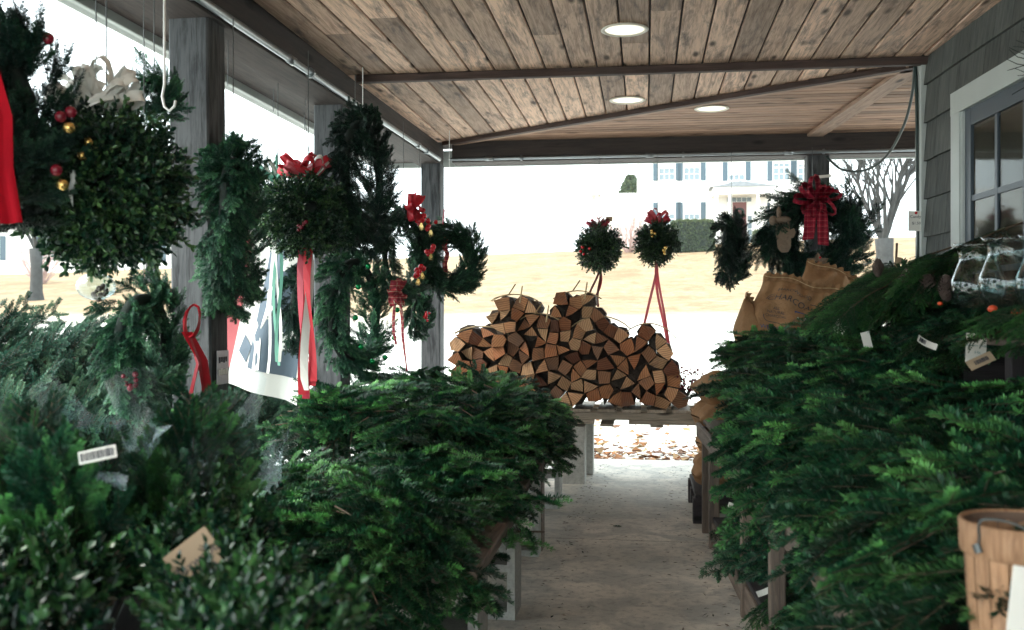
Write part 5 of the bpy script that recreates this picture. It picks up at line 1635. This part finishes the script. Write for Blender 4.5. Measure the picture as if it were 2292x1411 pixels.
# wreath hung flat to the nearest post's outer side (upper tuft and long lower part show)
e = wreath(322, 775, 3.45, 0.165, 0.10, R(62), 'green wreath with red satin bow hanging low by the nearest post', 'low', n=260, mat='noble_needles', sc=0.7)
rb_ = MB(); rb_.ribbon([(0.02, -0.16, 0.03), (0.0, -0.2, -0.06), (-0.03, -0.19, -0.16), (-0.06, -0.18, -0.24)], (0.9, 0.4, 0), 0.05); rb_.ribbon([(0.0, -0.16, 0.05), (0.03, -0.2, -0.05), (0.06, -0.2, -0.14), (0.10, -0.19, -0.24)], (0.9, -0.3, 0), 0.05)
loop(rb_, (0, -0.17, 0.03), (0.3, 0, 1), 0.12, 0.045, (0.9, 0.3, 0)); rb_.build('bow', MT['red_satin'], e, smooth=True)
berries(e, (-0.20, -0.05, -0.11), 9, 0.010, 0.018, 'dark_berry', seed=4)
wreath(345, 215, 3.6, 0.055, 0.06, R(30), 'small round fir tuft hanging at the head of the nearest post', 'tuft', n=80, mat='noble_needles', sc=0.6)
# edge-on wreath right of the nearest post
e = wreath(522, 512, 3.95, 0.265, 0.115, R(84), 'thick fir wreath hung edge-on just past the nearest post, with a pine cone', 'edge', n=420, mat='noble_needles', sc=0.75)
# red-and-white ribboned ball
e = kissing_ball(690, 482, 4.45, KB, 1.12, 'boxwood ball with striped red and white bow and long red tails', top=BZ + 0.02)
bow(e, (-0.02, 0, 0.17), 0.13, 0.034, 'red_satin', 10, 1.0, 21, 'pink_satin'); bow(e, (0.03, -0.02, 0.18), 0.10, 0.03, 'red_satin', 6, 1.0, 23, 'white_satin')
rb_ = MB()
for k, (m_, x_) in enumerate(((1, -0.022), (0, -0.008), (2, 0.008), (0, 0.022), (0, 0.03))):
    tail(rb_, (x_ * 0.8, -0.02 - 0.006 * k, -0.15), 0.68 - 0.02 * k, 0.036, (0.0, 0, 0), m_, tw=0.5, seed=30 + k)
rb_.build('ribbon_tails', [MT['red_satin'], MT['crimson_satin'], MT['white_satin']], e)
berries(e, (0.04, -0.20, -0.06), 6, 0.009, 0.014, 'dark_berry', seed=6)
# ball behind it with green and white ribbons
e = kissing_ball(622, 480, 5.0, KB2, 1.0, 'boxwood ball with green and white ribbons behind the striped one', top=BZ + 0.02)
bow(e, (-0.01, 0, 0.17), 0.12, 0.03, 'green_satin', 7, 1.0, 25, 'white_satin')
MB().ribbon([(0, 0, 0.18), (-0.01, 0, 0.30), (0.02, 0, 0.36), (0.05, 0, 0.385)], (0.6, 0, 0.8), 0.022).build('ribbon_end', MT['green_satin'], e)
rb_ = MB()
for k, (m_, x_, L_) in enumerate(((1, -0.02, 0.66), (0, -0.005, 0.62), (1, 0.008, 0.6), (0, 0.018, 0.6))):
    tail(rb_, (x_, -0.01 * k, -0.15), L_, 0.016, (-0.05 if k == 0 else 0.0, 0, 0), m_, seed=40 + k)
rb_.build('ribbon_tails', [MT['green_satin'], MT['white_satin']], e)
# tall edge-on wreath at the second post
e = wreath(812, 408, 4.75, 0.275, 0.10, R(72), 'tall dark fir wreath hung high by the second post', 'tall', n=400, sc=0.7, wmat='white_wire')
# double wreath below it with plaid bow
e = wreath(795, 700, 4.9, 0.25, 0.10, R(64), 'fir wreath with soft red plaid bow and green baubles by the second post', 'plaid', n=360, mat='noble_needles', sc=0.7)
bow(e, (0.13, -0.15, 0.10), 0.085, 0.05, 'plaid_soft', 6, 0, 31)
rb_ = MB(); rb_.ribbon([(0.13, -0.18, 0.08), (0.145, -0.19, -0.03), (0.13, -0.2, -0.12), (0.16, -0.2, -0.22), (0.19, -0.2, -0.30)], (0.8, 0.5, 0), 0.05); rb_.ribbon([(0.10, -0.17, 0.08), (0.06, -0.18, -0.02), (0.04, -0.19, -0.10), (0.05, -0.2, -0.16)], (0.8, 0.5, 0), 0.05)
rb_.build('bow_tails', MT['plaid_soft'], e, smooth=True)
for k in range(9):
    a = 2.0 + k * 0.62
    MB().ball((0, 0, 0), 0.014, 8).build('green_bauble', MT['green_bauble'], e, (0.245 * math.cos(a), -0.12, 0.245 * math.sin(a)), smooth=True)
# sunlit wreath outside, behind the ribbons
wreath(682, 695, 5.9, 0.17, 0.09, R(70), 'lighter green wreath hanging behind the long red ribbon tails', 'A', n=260, sc=0.95, mat='wreath_needles')
# wreath with red bells and wreath in front view at the third post
def bells(parent, c):
    b_ = berries(parent, c, 5, 0.017, 0.016, 'red_berry', 'red_bells', int(abs(c[0] * 1000)))
    mb = MB()
    for k in range(5):
        a = -1.57 + (k - 2) * 0.4
        mb.add([(c[0] - 0.008, c[1] - 0.01, c[2] - 0.015), (c[0] + 0.008, c[1] - 0.01, c[2] - 0.015), (c[0] + 0.05 * math.cos(a), c[1] - 0.01, c[2] - 0.015 + 0.05 * math.sin(a))], [(0, 1, 2)])
    mb.build('gold_leaf', MT['gold'], parent)
e = wreath(903, 570, 6.1, 0.225, 0.085, R(60), 'wreath trimmed with red bells and gold leaves, hanging before the third post', 'bells', n=330, mat='noble_needles', sc=0.65, kind='fir')
bow(e, (-0.06, -0.09, 0.28), 0.10, 0.05, 'red_satin', 6, 0, 41)
for c_ in ((0.08, -0.14, 0.17), (0.06, -0.15, 0.02), (-0.06, -0.15, 0.20), (-0.05, -0.15, -0.10), (-0.10, -0.15, -0.14)): bells(e, c_)
e = wreath(1006, 580, 6.4, 0.165, 0.10, R(16), 'round fine-leaved wreath with striped ribbon in its opening, by the third post', 'front', kind='cedar', n=520, sc=0.70, mat='noble_needles', wmat='white_wire')
rb_ = MB(); rb_.ribbon([(-0.03, -0.02, 0.14), (-0.045, -0.03, 0.08), (-0.02, -0.02, 0.03), (-0.04, -0.03, -0.03), (-0.03, -0.02, -0.09)], (1, 0.2, 0), 0.035); rb_.build('striped_ribbon', MT['plaid_soft'], e, smooth=True)
MB().box(-0.09, -0.02, -0.03, -0.027, 0.235, 0.255).build('paper_tag', MT['paper'], e, rot=(0, R(-10), 0))
MB().tube([(-0.05, -0.02, 0.22), (-0.04, -0.02, 0.32)], 0.006, 5).build('twig', MT['crimson_satin'], e)
e = wreath(938, 702, 6.9, 0.12, 0.07, R(70), 'small fir wreath with red berries hanging low against the third post', 'small', n=190, mat='noble_needles', sc=0.6)
berries(e, (-0.09, -0.08, -0.02), 7, 0.012, 0.02, seed=12)

# empty white hook on a cord by the nearest post
P = at(368, 190, d=3.35)
e = empty('ribbon_hook', P, label='empty white wire hook hanging before the nearest post', cat='hook')
MB().tube([(0, 0, BZ + 0.02 - P.z), (0.0, 0, 0.0), (-0.008, 0, -0.04), (0.0, 0, -0.075), (0.018, 0, -0.09), (0.036, 0, -0.075), (0.04, 0, -0.055)], 0.0045, 7).build('hook', MT['white_wire'], e, smooth=True)
# strings
for px_, py_, d_, lab in ((612, 200, 5.2, 'bare hanging wire between the first and second posts'), (684, 190, 5.4, 'bare hanging wire close to the second post'), (510, 130, 4.2, 'bare wire hook beside the head of the nearest post')):
    P = at(px_, py_, d=d_)
    o = MB().tube([(0, 0, BZ + 0.02 - P.z), (0.002, 0, 0), (0.0, 0, -0.12)], 0.002, 5).build('hanging_wire', MT['wire'], None, P)
    tag(o, lab, 'wire', 'bare hanging wires')

# ================================================================== flag outside the posts
P = at(645, 690, d=6.3)
e = empty('flag', P, label='white, red and slate banner flag hanging outside between the first two posts', cat='flag')
e.scale = (1.2, 1.2, 1.2)
def flag_surf(u, v):     # u 0..1 across, v 0..1 down
    x = -0.19 + u * 0.34 - 0.16 * v * (1 - 0.35 * u); y = 0.03 * math.sin(6 * u + 3 * v) + 0.02 * math.sin(10 * u)
    return Vector((x, y, 0.40 - v * 0.80 - 0.12 * u * v))
def flag_part(u0, u1, v0, v1, mat, off=0.0, name='cloth'):
    mb = MB(); n = 10
    vs = [flag_surf(u0 + (u1 - u0) * i / n, v0 + (v1 - v0) * j / n) - Vector((0, off, 0)) for j in range(n + 1) for i in range(n + 1)]
    mb.add(vs, [(j * (n + 1) + i, j * (n + 1) + i + 1, (j + 1) * (n + 1) + i + 1, (j + 1) * (n + 1) + i) for j in range(n) for i in range(n)])
    mb.build(name, MT[mat], e, smooth=True)
def flag_stroke(pts, w, mat='flag_white', off=0.008):
    mb = MB(); vs = []
    n = len(pts)
    for i, (u, v) in enumerate(pts):
        a, b = pts[max(i - 1, 0)], pts[min(i + 1, n - 1)]
        dx, dz = b[0] - a[0], b[1] - a[1]; L = math.hypot(dx, dz) + 1e-6
        nx_, nz_ = -dz / L * w / 2, dx / L * w / 2
        vs += [flag_surf(u + nx_, v + nz_) - Vector((0, off, 0)), flag_surf(u - nx_, v - nz_) - Vector((0, off, 0))]
    mb.add(vs, [(2 * i, 2 * i + 1, 2 * i + 3, 2 * i + 2) for i in range(n - 1)])
    mb.build('lettering', MT[mat], e)
flag_part(-0.32, 0.0, 0.0, 0.90, 'flag_red')
flag_part(0.0, 1.0, 0.0, 1.0, 'flag_white')
flag_part(0.28, 0.93, 0.03, 0.86, 'slate_cloth', 0.004, 'panel')
flag_stroke([(0.30, 0.05), (0.42, 0.16), (0.62, 0.20), (0.78, 0.14), (0.92, 0.10)], 0.07)
flag_stroke([(0.46, 0.34), (0.50, 0.46), (0.44, 0.56), (0.70, 0.66), (0.92, 0.62)], 0.11)
flag_stroke([(0.28, 0.60), (0.40, 0.70), (0.42, 0.86)], 0.10)
flag_stroke([(0.10, 0.72), (0.26, 0.78)], 0.12, 'slate_cloth', 0.006)
MB().tube([(-0.22, -0.02, 0.42), (0.2, -0.02, 0.43)], 0.008, 6).build('rod', MT['wire'], e)
for x_ in (-0.2, 0.18): MB().tube([(x_, -0.02, 0.425), (x_ * 0.4, -0.02, 2.40 - P.z)], 0.002, 4).build('cord', MT['wire'], e)

# ================================================================== cords and cards at the shop corner
c0 = Vector((1.40, 5.385, 2.42))
cpts = [Vector((1.31, 7.42, 2.30)), Vector((1.36, 7.1, 2.16)), Vector((1.43, 6.7, 2.10)), Vector((1.47, 6.3, 2.13)), Vector((1.47, 5.9, 2.24)), Vector((1.44, 5.6, 2.36)), Vector((1.405, 5.42, 2.45)),
        Vector((1.402, 5.39, 2.43)), Vector((1.405, 5.375, 2.2)), Vector((1.408, 5.375, 1.9)), Vector((1.412, 5.37, 1.6)), Vector((1.40, 5.36, 1.40)), Vector((1.36, 5.33, 1.25)), Vector((1.33, 5.30, 1.16))]
def smooth_path(P, m=5):
    o = []
    for i in range(len(P) - 1):
        p0, p1_, p2, p3 = P[max(i - 1, 0)], P[i], P[i + 1], P[min(i + 2, len(P) - 1)]
        for k in range(m):
            t_ = k / m
            o.append(0.5 * ((2 * p1_) + (p2 - p0) * t_ + (2 * p0 - 5 * p1_ + 4 * p2 - p3) * t_ ** 2 + (3 * p1_ - p0 - 3 * p2 + p3) * t_ ** 3))
    return o + [P[-1]]
tag(MB().tube(smooth_path(cpts), 0.0085, 7).build('power_cord', MT['black_cord'], smooth=True), 'dark power cord draped from the end post to the shop corner and down', 'cord')

def card(name, P, w, h, rot, label, mat='paper', lines=(), cat='tag', thick=0.0012, curl=0.0, group=None, bars=None, pin=False):
    e = empty(name, P, rot, label=label, cat=cat, group=group)
    mb = MB(); n = 6
    def cs(u, off): return -curl * (4 * (u - 0.5) ** 2) + off
    vs = []
    for j in (0, 1):
        for i in range(n + 1): vs.append((-w / 2 + w * i / n, cs(i / n, 0), -h / 2 + h * j))
    for j in (0, 1):
        for i in range(n + 1): vs.append((-w / 2 + w * i / n, cs(i / n, thick), -h / 2 + h * j))
    m_ = n + 1
    fs = [(i, i + 1, m_ + i + 1, m_ + i) for i in range(n)] + [(2 * m_ + i + 1, 2 * m_ + i, 3 * m_ + i, 3 * m_ + i + 1) for i in range(n)]
    fs += [(i, 2 * m_ + i, 2 * m_ + i + 1, i + 1) for i in range(n)] + [(m_ + i + 1, 3 * m_ + i + 1, 3 * m_ + i, m_ + i) for i in range(n)]
    fs += [(0, m_, 3 * m_, 2 * m_), (n, 2 * m_ + n, 3 * m_ + n, m_ + n)]
    mb.add(vs, fs); mb.build('card', MT[mat], e)
    for (s, size, x_, z_, mt_) in lines:
        t_ = flat_text(s, size, (x_, -0.0012 - curl * 0.0, z_), (R(90), 0, 0), mt_, e)
    if bars:
        x0, x1, z0, z1 = bars
        bm = MB(); rr_ = random.Random(int(abs(P[0]) * 1000)); xx = x0
        while xx < x1:
            ww_ = rr_.choice((0.0008, 0.0014, 0.0022))
            u = (xx + w / 2) / w
            bm.box(xx, min(xx + ww_, x1), cs(u, 0) - 0.0011, cs(u, 0) - 0.0006, z0, z1); xx += ww_ + rr_.choice((0.0009, 0.0016))
        bm.build('bar_code', MT['ink'], e)
    if pin: MB().ball((0, -0.008, h / 2 - 0.012), 0.007, 6).build('push_pin', MT['red_berry'], e)
    return e
card('price_card', at(2049, 495, d=5.1), 0.075, 0.105, (0, 0, R(8)), 'small handwritten white card pinned to the white corner board', lines=(('Candy', 0.022, 0, 0.022, 'ink'), ('$1.50', 0.02, 0.004, -0.012, 'ink')), pin=True, cat='card')
card('price_card', at(2185, 780, d=2.85), 0.062, 0.085, (R(-4), R(5), R(12)), 'white price card hanging from the edge of the top rack shelf', lines=(('Northern Cedar', 0.0095, 0, 0.008, 'ink_teal'), ('6 lbs', 0.010, 0.004, -0.012, 'ink_teal')), cat='card')
card('paper_tag', at(2195, 808, d=2.70), 0.075, 0.030, (R(-30), R(-24), R(10)), 'cream paper tag with bar code under the white price card', 'card_kraft', bars=(-0.018, 0.022, -0.006, 0.006))
card('paper_tag', at(2072, 768, d=3.2), 0.072, 0.022, (R(-10), R(26), R(15)), 'curled white tag strip under the top shelf edge', curl=0.01, bars=(-0.028, 0.0, -0.007, 0.007))
card('paper_tag', at(1940, 762, d=3.5), 0.034, 0.06, (R(-6), R(-12), R(20)), 'white paper tag hanging off a cedar spray at the shelf end')
card('paper_tag', at(1878, 735, d=3.9), 0.05, 0.05, (R(-35), R(40), R(0)), 'crumpled white label near the sacks at the shelf end', curl=0.014)
card('paper_tag', at(1728, 793, d=4.45), 0.085, 0.03, (R(-20), R(-38), R(-10)), 'curled blank tag sticking up from the middle shelf boughs', curl=0.02)
card('paper_tag', at(1015, 861, d=5.7), 0.125, 0.034, (R(-20), R(40), R(-10)), 'long white tag with small bar code at the back of the larger pile', bars=(-0.045, -0.015, -0.008, 0.008))
card('paper_tag', at(680, 1228, d=3.15), 0.07, 0.03, (R(-55), R(-16), R(20)), 'small crumpled white tag on the nearer low pile', curl=0.014)
card('paper_tag', at(1635, 1132, d=4.0), 0.02, 0.025, (R(-20), R(20), 0), 'tiny white tag on the lower shelf boughs')
card('paper_tag', at(1640, 1100, d=4.2), 0.03, 0.015, (R(-20), R(-30), 0), 'tiny slanted white tag above the lower shelf boughs')
card('paper_tag', at(1712, 1325, d=3.3), 0.055, 0.02, (R(-30), R(-25), 0), 'narrow white tag low beside a rack upright', curl=0.008)
# printed notice fixed to the nearest post
o = card('metal_notice', (-1.684, 3.76, 0.945), 0.11, 0.135, (0, 0, R(90)), 'small grey notice fixed to the side of the nearest post', 'galvanised', cat='notice')
for k in range(4):
    MB().box(-0.040 + k * 0.021, -0.026 + k * 0.021, -0.0016, -0.0006, 0.018 + 0.004 * (k % 2), 0.042).build('printed_mark', MT['ink'], o)
    MB().box(-0.042 + k * 0.021, -0.025 + k * 0.021, -0.0016, -0.0006, -0.030, -0.008 + 0.003 * (k % 2)).build('printed_mark', MT['paper'], o)

# ================================================================== decorations on the top shelf
def vase(px, pyt, pyb, d, label):
    T_, B_ = at(px, pyt, d=d), at(px, pyb, d=d); h = T_.z - B_.z
    pr = [(0.30, 0.0), (0.34, 0.03), (0.40, 0.15), (0.445, 0.30), (0.43, 0.42), (0.36, 0.58), (0.305, 0.72), (0.30, 0.82), (0.33, 0.92), (0.40, 1.0)]
    sc = 0.20
    outp = [(r * sc, z * h) for r, z in pr]; inn = [(r * sc - 0.0028, max(z * h, 0.006)) for r, z in pr[::-1]]
    e = empty('hurricane_vase', B_, label=label, cat='vase', group='clear glass hurricane vases')
    MB().lathe([(0.001, 0.0)] + outp + inn + [(0.001, 0.006)], 40).build('glass_body', MT['vase_glass'], e, smooth=True)
    return e
vase(2190, 545, 690, 3.28, 'clear glass hurricane vase nearer the shingled wall corner')
vase(2258, 531, 685, 3.05, 'larger clear glass hurricane vase before the window')
vase(2345, 525, 690, 2.9, 'clear glass hurricane vase farthest along the shelf from the corner')
def pine_cone(P, h, label, rot=(0, 0, 0)):
    e = empty('pine_cone', P, rot, label=label, cat='pine cone', group='pine cones on the top shelf')
    mb = MB()
    for k in range(110):
        s = k / 110; a = k * 2.39996; r_ = h * 0.34 * math.sin(math.pi * (0.12 + 0.82 * s)) ** 0.8
        c_, s_ = math.cos(a), math.sin(a); z_ = s * h
        b = Vector((c_ * r_ * 0.35, s_ * r_ * 0.35, z_ - 0.01)); tp = Vector((c_ * r_, s_ * r_, z_ + h * 0.05)); sd = Vector((-s_, c_, 0)) * h * 0.085
        mb.add([b, tp - sd, tp + Vector((0, 0, h * 0.04)), tp + sd, b + (tp - b) * 0.7 - Vector((0, 0, h * 0.03))], [(0, 1, 2, 3), (0, 4, 1), (0, 3, 4), (1, 4, 3, 2)])
    mb.tube([(0, 0, 0), (0, 0, h * 0.95)], [h * 0.12, h * 0.05], 8)
    mb.build('cone_scales', MT['cone_scale'], e)
for px_, py_, d_, h_, lab in ((2075, 680, 3.6, 0.105, 'large dark pine cone standing on the top shelf by the cedar'), (2118, 672, 3.5, 0.085, 'second dark pine cone nestled beside the large one'), (2030, 650, 3.9, 0.08, 'pine cone half hidden in cedar at the shelf end'), (1965, 618, 4.2, 0.07, 'pine cone on the crest of cedar sprays near the sacks')):
    pine_cone(at(px_, py_, d=d_), h_, lab)
for px_, py_, d_, r_, lab in ((2222, 692, 2.85, 0.013, 'bright orange-red fruit pick before the vases'), (2277, 698, 2.75, 0.015, 'orange-red fruit pick beneath the window vase'), (2104, 680, 3.3, 0.008, 'small orange fruit pick below the pine cones')):
    tag(MB().ball((0, 0, 0), r_, 10, sq=(1.1, 1, 0.9)).build('fruit_pick', MT['orange_fruit'], None, at(px_, py_, d=d_), smooth=True), lab, 'fruit', 'fruit picks in the greens')
# leafy topiary sprig with wooden stake at the shelf end
P = at(2020, 600, d=4.75)
e = empty('leafy_plant', (P.x, P.y, 1.10), label='slim leafy plant with bare stems beside the white corner board', cat='plant')
f = FA(); rg = np.random.default_rng(77)
for k in range(16):
    d_ = nrm(np.array([rg.normal(0, 0.28), rg.normal(0, 0.2), 1.0])); L_ = rg.uniform(0.22, 0.42)
    Pm = arc((rg.normal(0, 0.015), rg.normal(0, 0.01), 0), d_, L_, 0.05, 6); f.stem(Pm, 0.003, 0.001, 4); f.leaves(Pm[2:], (0.3, 0.2, 1), 0.032, 0.016, 0.02, rg, 0.45)
place(f.mesh('foliage', MT['boxwood_leaf']), 'foliage', e)
MB().tube([(-0.05, -0.02, 0.0), (-0.03, -0.02, 0.40)], 0.006, 5).build('stake', MT['twig_bark'], e)
board('wooden_tag', (-0.06, -0.04, 0.14), (-0.025, -0.04, 0.33), 0.025, 0.006, MT['card_kraft'], e, up=(0, 1, 0))
# bare twig wreath at the window head
P = at(2372, 150, d=3.4)
e = empty('twig_spray', P, label='bare dark twig spray with red berries hanging by the window head', cat='twig spray')
mb = MB(); rgr = random.Random(8)
for k in range(26):
    a = rgr.uniform(1.6, 4.4); d_ = Vector((math.cos(a), rgr.uniform(-0.4, 0.2), math.sin(a))).normalized(); pts_ = [Vector((0.02, 0, 0))]
    for i in range(5):
        d_ = (d_ + Vector((rgr.gauss(0, 0.2), rgr.gauss(0, 0.2), rgr.gauss(0, 0.2)))).normalized(); pts_.append(pts_[-1] + d_ * 0.04)
    mb.tube(pts_, [0.003, 0.0026, 0.002, 0.0017, 0.0014, 0.001], 4, cap=False)
mb.build('twigs', MT['dark_core'], e); berries(e, (-0.04, -0.05, -0.03), 6, 0.007, 0.03, seed=5)
w_ = hook_wire(e, (0, 0, CZ - P.z)); 
# winterberry bunch between firewood and sacks
P = at(1530, 905, d=6.75)
e = empty('winterberry_bunch', (P.x, P.y, DECK + 0.01), label='bunch of winterberry twigs with red berries at the end of the firewood', cat='berry bunch')
mb = MB(); bb = MB()
for k in range(34):
    a = rgr.uniform(0, 6.28); d_ = Vector((math.cos(a) * 0.45, math.sin(a) * 0.3, 1)).normalized(); pts_ = [Vector((0, 0, 0))]
    for i in range(4):
        d_ = (d_ + Vector((rgr.gauss(0, 0.15), rgr.gauss(0, 0.15), 0))).normalized(); pts_.append(pts_[-1] + d_ * 0.065)
    mb.tube(pts_, [0.003, 0.0025, 0.002, 0.0015, 0.001], 4, cap=False)
    for i in range(1, 5):
        for j in range(2): bb.ball(pts_[i] + Vector((rgr.gauss(0, 0.012), rgr.gauss(0, 0.012), rgr.gauss(0, 0.012))), 0.0075, 5)
mb.build('twigs', MT['dark_core'], e); tag(bb.build('berries', MT['dark_berry'], e, smooth=True), kind='stuff')

# ================================================================== splint basket on the rack
P = at(2292, 1165, d=1.52)
bz0 = 0.588
hB = P.z - bz0
e = empty('splint_basket', (P.x, P.y, bz0), (0, 0, 0.3), label='round wooden splint basket with wire handle on the middle rack shelf', cat='basket')
nst = 18
for k in range(nst):
    a0, a1 = 2 * math.pi * (k + 0.04) / nst, 2 * math.pi * (k + 0.96) / nst
    mb = MB(); vs = []
    for (r_, z_) in ((0.070, 0.0), (0.080, hB * 0.45), (0.088, hB * 0.97)):
        for a in (a0, (a0 + a1) / 2, a1): vs.append((r_ * math.cos(a), r_ * math.sin(a), z_))
        for a in (a0, (a0 + a1) / 2, a1): vs.append(((r_ - 0.003) * math.cos(a), (r_ - 0.003) * math.sin(a), z_))
    fs = []
    for j in range(2):
        o_ = 6 * j
        fs += [(o_ + i, o_ + i + 1, o_ + 7 + i, o_ + 6 + i) for i in (0, 1)] + [(o_ + 4 + i, o_ + 3 + i, o_ + 9 + i, o_ + 10 + i) for i in (0, 1)]
    mb.add(vs, fs); mb.build('splint', [MT['basket_wood']], e)
MB().lathe([(0.0005, 0.004), (0.068, 0.004)], 24).build('base', MT['basket_inside'], e)
MB().lathe([(0.0895, hB * 0.80), (0.092, hB * 0.82), (0.0935, hB * 0.99), (0.0915, hB), (0.0865, hB), (0.0858, hB * 0.82)], 36).build('rim_band', MT['basket_wood'], e, smooth=True)
MB().lathe([(0.0835, hB * 0.84), (0.0850, hB * 0.985)], 36).build('inner_band', MT['basket_inside'], e, smooth=True)
MB().tube(smooth_path([Vector((-0.092, -0.02, hB * 0.86)), Vector((-0.097, -0.03, hB * 0.93)), Vector((-0.105, -0.05, hB + 0.015)), Vector((-0.055, -0.075, hB + 0.005)), Vector((-0.02, -0.098, hB - 0.05)), Vector((0.03, -0.1, hB - 0.07))]), 0.0022, 6).build('wire_handle', MT['wire'], e, smooth=True)
MB().tube([(-0.094, -0.025, hB * 0.84), (-0.096, -0.02, hB * 0.89)], 0.006, 6).build('handle_staple', MT['wire'], e)
card('price_card', at(2300, 1345, d=1.36), 0.05, 0.09, (R(-6), R(10), R(10)), 'white price card standing against the splint basket', cat='card')

# ================================================================== wrapped bouquets and boxwood in the near corner
stand = empty('plant_stand', (-0.98, 1.75, 0), (0, 0, R(22.8)), label='low dark timber stand holding boxwood and wrapped bouquets', cat='stand')
for k in range(6): board('plank', (-0.55 + k * 0.15, -0.70, 0.56), (-0.55 + k * 0.15, 0.45, 0.56), 0.142, 0.025, MT['crate_wood'], stand)
for xx in (-0.52, 0.22):
    for yy in (-0.6, 0.38): MB().box(-0.03, 0.03, -0.03, 0.03, 0, 0.547).build('leg', MT['crate_wood'], stand, (xx, yy, 0))
    board('rail', (xx, -0.65, 0.52), (xx, 0.43, 0.52), 0.03, 0.05, MT['crate_wood'], stand)
BXL = []
for s in range(3):
    f = FA(); rg = np.random.default_rng(200 + s)
    for k in range(34):
        d_ = nrm(np.array([rg.normal(0, 0.55), rg.normal(0, 0.55), 1.0])); L_ = rg.uniform(0.13, 0.24)
        Pm = arc((0, 0, 0.02), d_, L_, 0.08, 5); f.stem(Pm, 0.002, 0.001, 3)
        f.leaves(Pm[1:], (0.3, 0.2, 1), 0.026, 0.013, 0.013, rg, rg.uniform(0.2, 0.6))
        for j in range(3):
            q = Pm[2 + j % 2]; d2 = nrm(d_ + rg.normal(0, 0.5, 3)); t2 = arc(q, d2, L_ * 0.45, 0, 3); f.leaves(t2, (0.3, 0.2, 1), 0.024, 0.012, 0.012, rg, rg.uniform(0.2, 0.75))
    BXL.append(f.mesh('boxwood_bunch', MT['fresh_leaf']))
rb2 = random.Random(4)
for i in range(34):
    y_ = rb2.uniform(1.1, 2.0); x_ = rb2.uniform(-0.86 * y_, -0.40 * y_)
    o = place(BXL[i % 3], 'boxwood_bunch', None, (x_, y_, 0.575 + rb2.uniform(0, 0.03)), (rb2.uniform(-0.25, 0.25), rb2.uniform(-0.25, 0.25), rb2.uniform(0, 6.28)), rb2.uniform(0.7, 0.95))
    tag(o, 'bunch of glossy boxwood sprigs standing on the dark timber stand', 'boxwood', 'boxwood bunches on the stand')
def bouquet(px, py_top, d, h, lean, label, seed, scedar=0.9):
    T_ = at(px, py_top, d=d); rg = random.Random(seed)
    e = empty('wrapped_bouquet', (T_.x - lean[0] * h, T_.y - lean[1] * h, T_.z - h), label=label, cat='bouquet', group='bouquets of greens wrapped in clear film')
    up = Vector((lean[0], lean[1], 1)).normalized()
    for k in range(11):
        a = rg.uniform(0, 6.28); t_ = rg.uniform(0.02, 0.30)
        d_ = (up + Vector((math.cos(a) * t_, math.sin(a) * t_, 0))).normalized()
        M = Matrix(frame(d_, (math.cos(a), math.sin(a), 0.3), (0, 0, 0))[:3, :3])
        place((CEDAR + BOUGH[:1])[rg.randrange(4)], 'spray', e, (0, 0, 0.02), M.to_euler(), h / 0.5 * rg.uniform(0.75, 1.0))
    mb = MB(); n = 22; vs = []
    u_, w2 = perp(up)
    ring = [(0.035, 0.0), (0.05, 0.18), (0.085, 0.45), (0.125, 0.75), (0.15, 0.98), (0.165, 1.12)]
    for j, (r_, s_) in enumerate(ring):
        for k in range(n):
            a = 2 * math.pi * k / n
            rr_ = r_ * (1 + 0.14 * math.sin(3 * a + seed + j) + 0.08 * math.sin(7 * a + 2 * j))
            zz = s_ * h + (0.05 * math.sin(2 * a + seed) + 0.03 * math.sin(5 * a) if j == len(ring) - 1 else 0)
            vs.append(up * zz + (u_ * math.cos(a) + w2 * math.sin(a)) * rr_)
    mb.add(vs, [(j * n + k, j * n + (k + 1) % n, (j + 1) * n + (k + 1) % n, (j + 1) * n + k) for j in range(len(ring) - 1) for k in range(n)])
    mb.build('film_wrap', MT['clear_film'], e, smooth=True)
    return e
bouquet(60, 960, 2.0, 0.36, (-0.05, 0.1), 'film-wrapped bouquet of greens at the outer end of the stand', 1)
bouquet(235, 990, 2.25, 0.34, (0.02, 0.1), 'film-wrapped bouquet with bar code tag in the middle of the stand', 2)
bouquet(430, 930, 2.2, 0.38, (0.08, 0.05), 'tall film-wrapped cedar bouquet beside the kraft sign', 3)
bouquet(515, 985, 2.45, 0.33, (0.12, 0.05), 'film-wrapped bouquet leaning towards the fir boughs', 4)
bouquet(330, 1010, 1.95, 0.30, (-0.02, -0.1), 'short film-wrapped cedar bouquet in front of the taller ones', 5)
bouquet(140, 1010, 1.85, 0.30, (-0.08, -0.06), 'short film-wrapped bouquet nearest the outer corner of the stand', 6)
card('paper_tag', at(218, 1018, d=1.72), 0.066, 0.022, (R(-10), R(-12), R(10)), 'white bar code tag on a film-wrapped bouquet', bars=(-0.03, 0.03, -0.007, 0.008))
card('kraft_sign', at(440, 1255, d=1.62), 0.085, 0.075, (R(-12), R(-38), R(14)), 'kraft card sign with black handwriting among the boxwood', 'card_kraft', lines=(('Boxwood', 0.022, 0.0, 0.0, 'ink'), ('Bunch', 0.02, 0.0, -0.022, 'ink')), cat='sign')
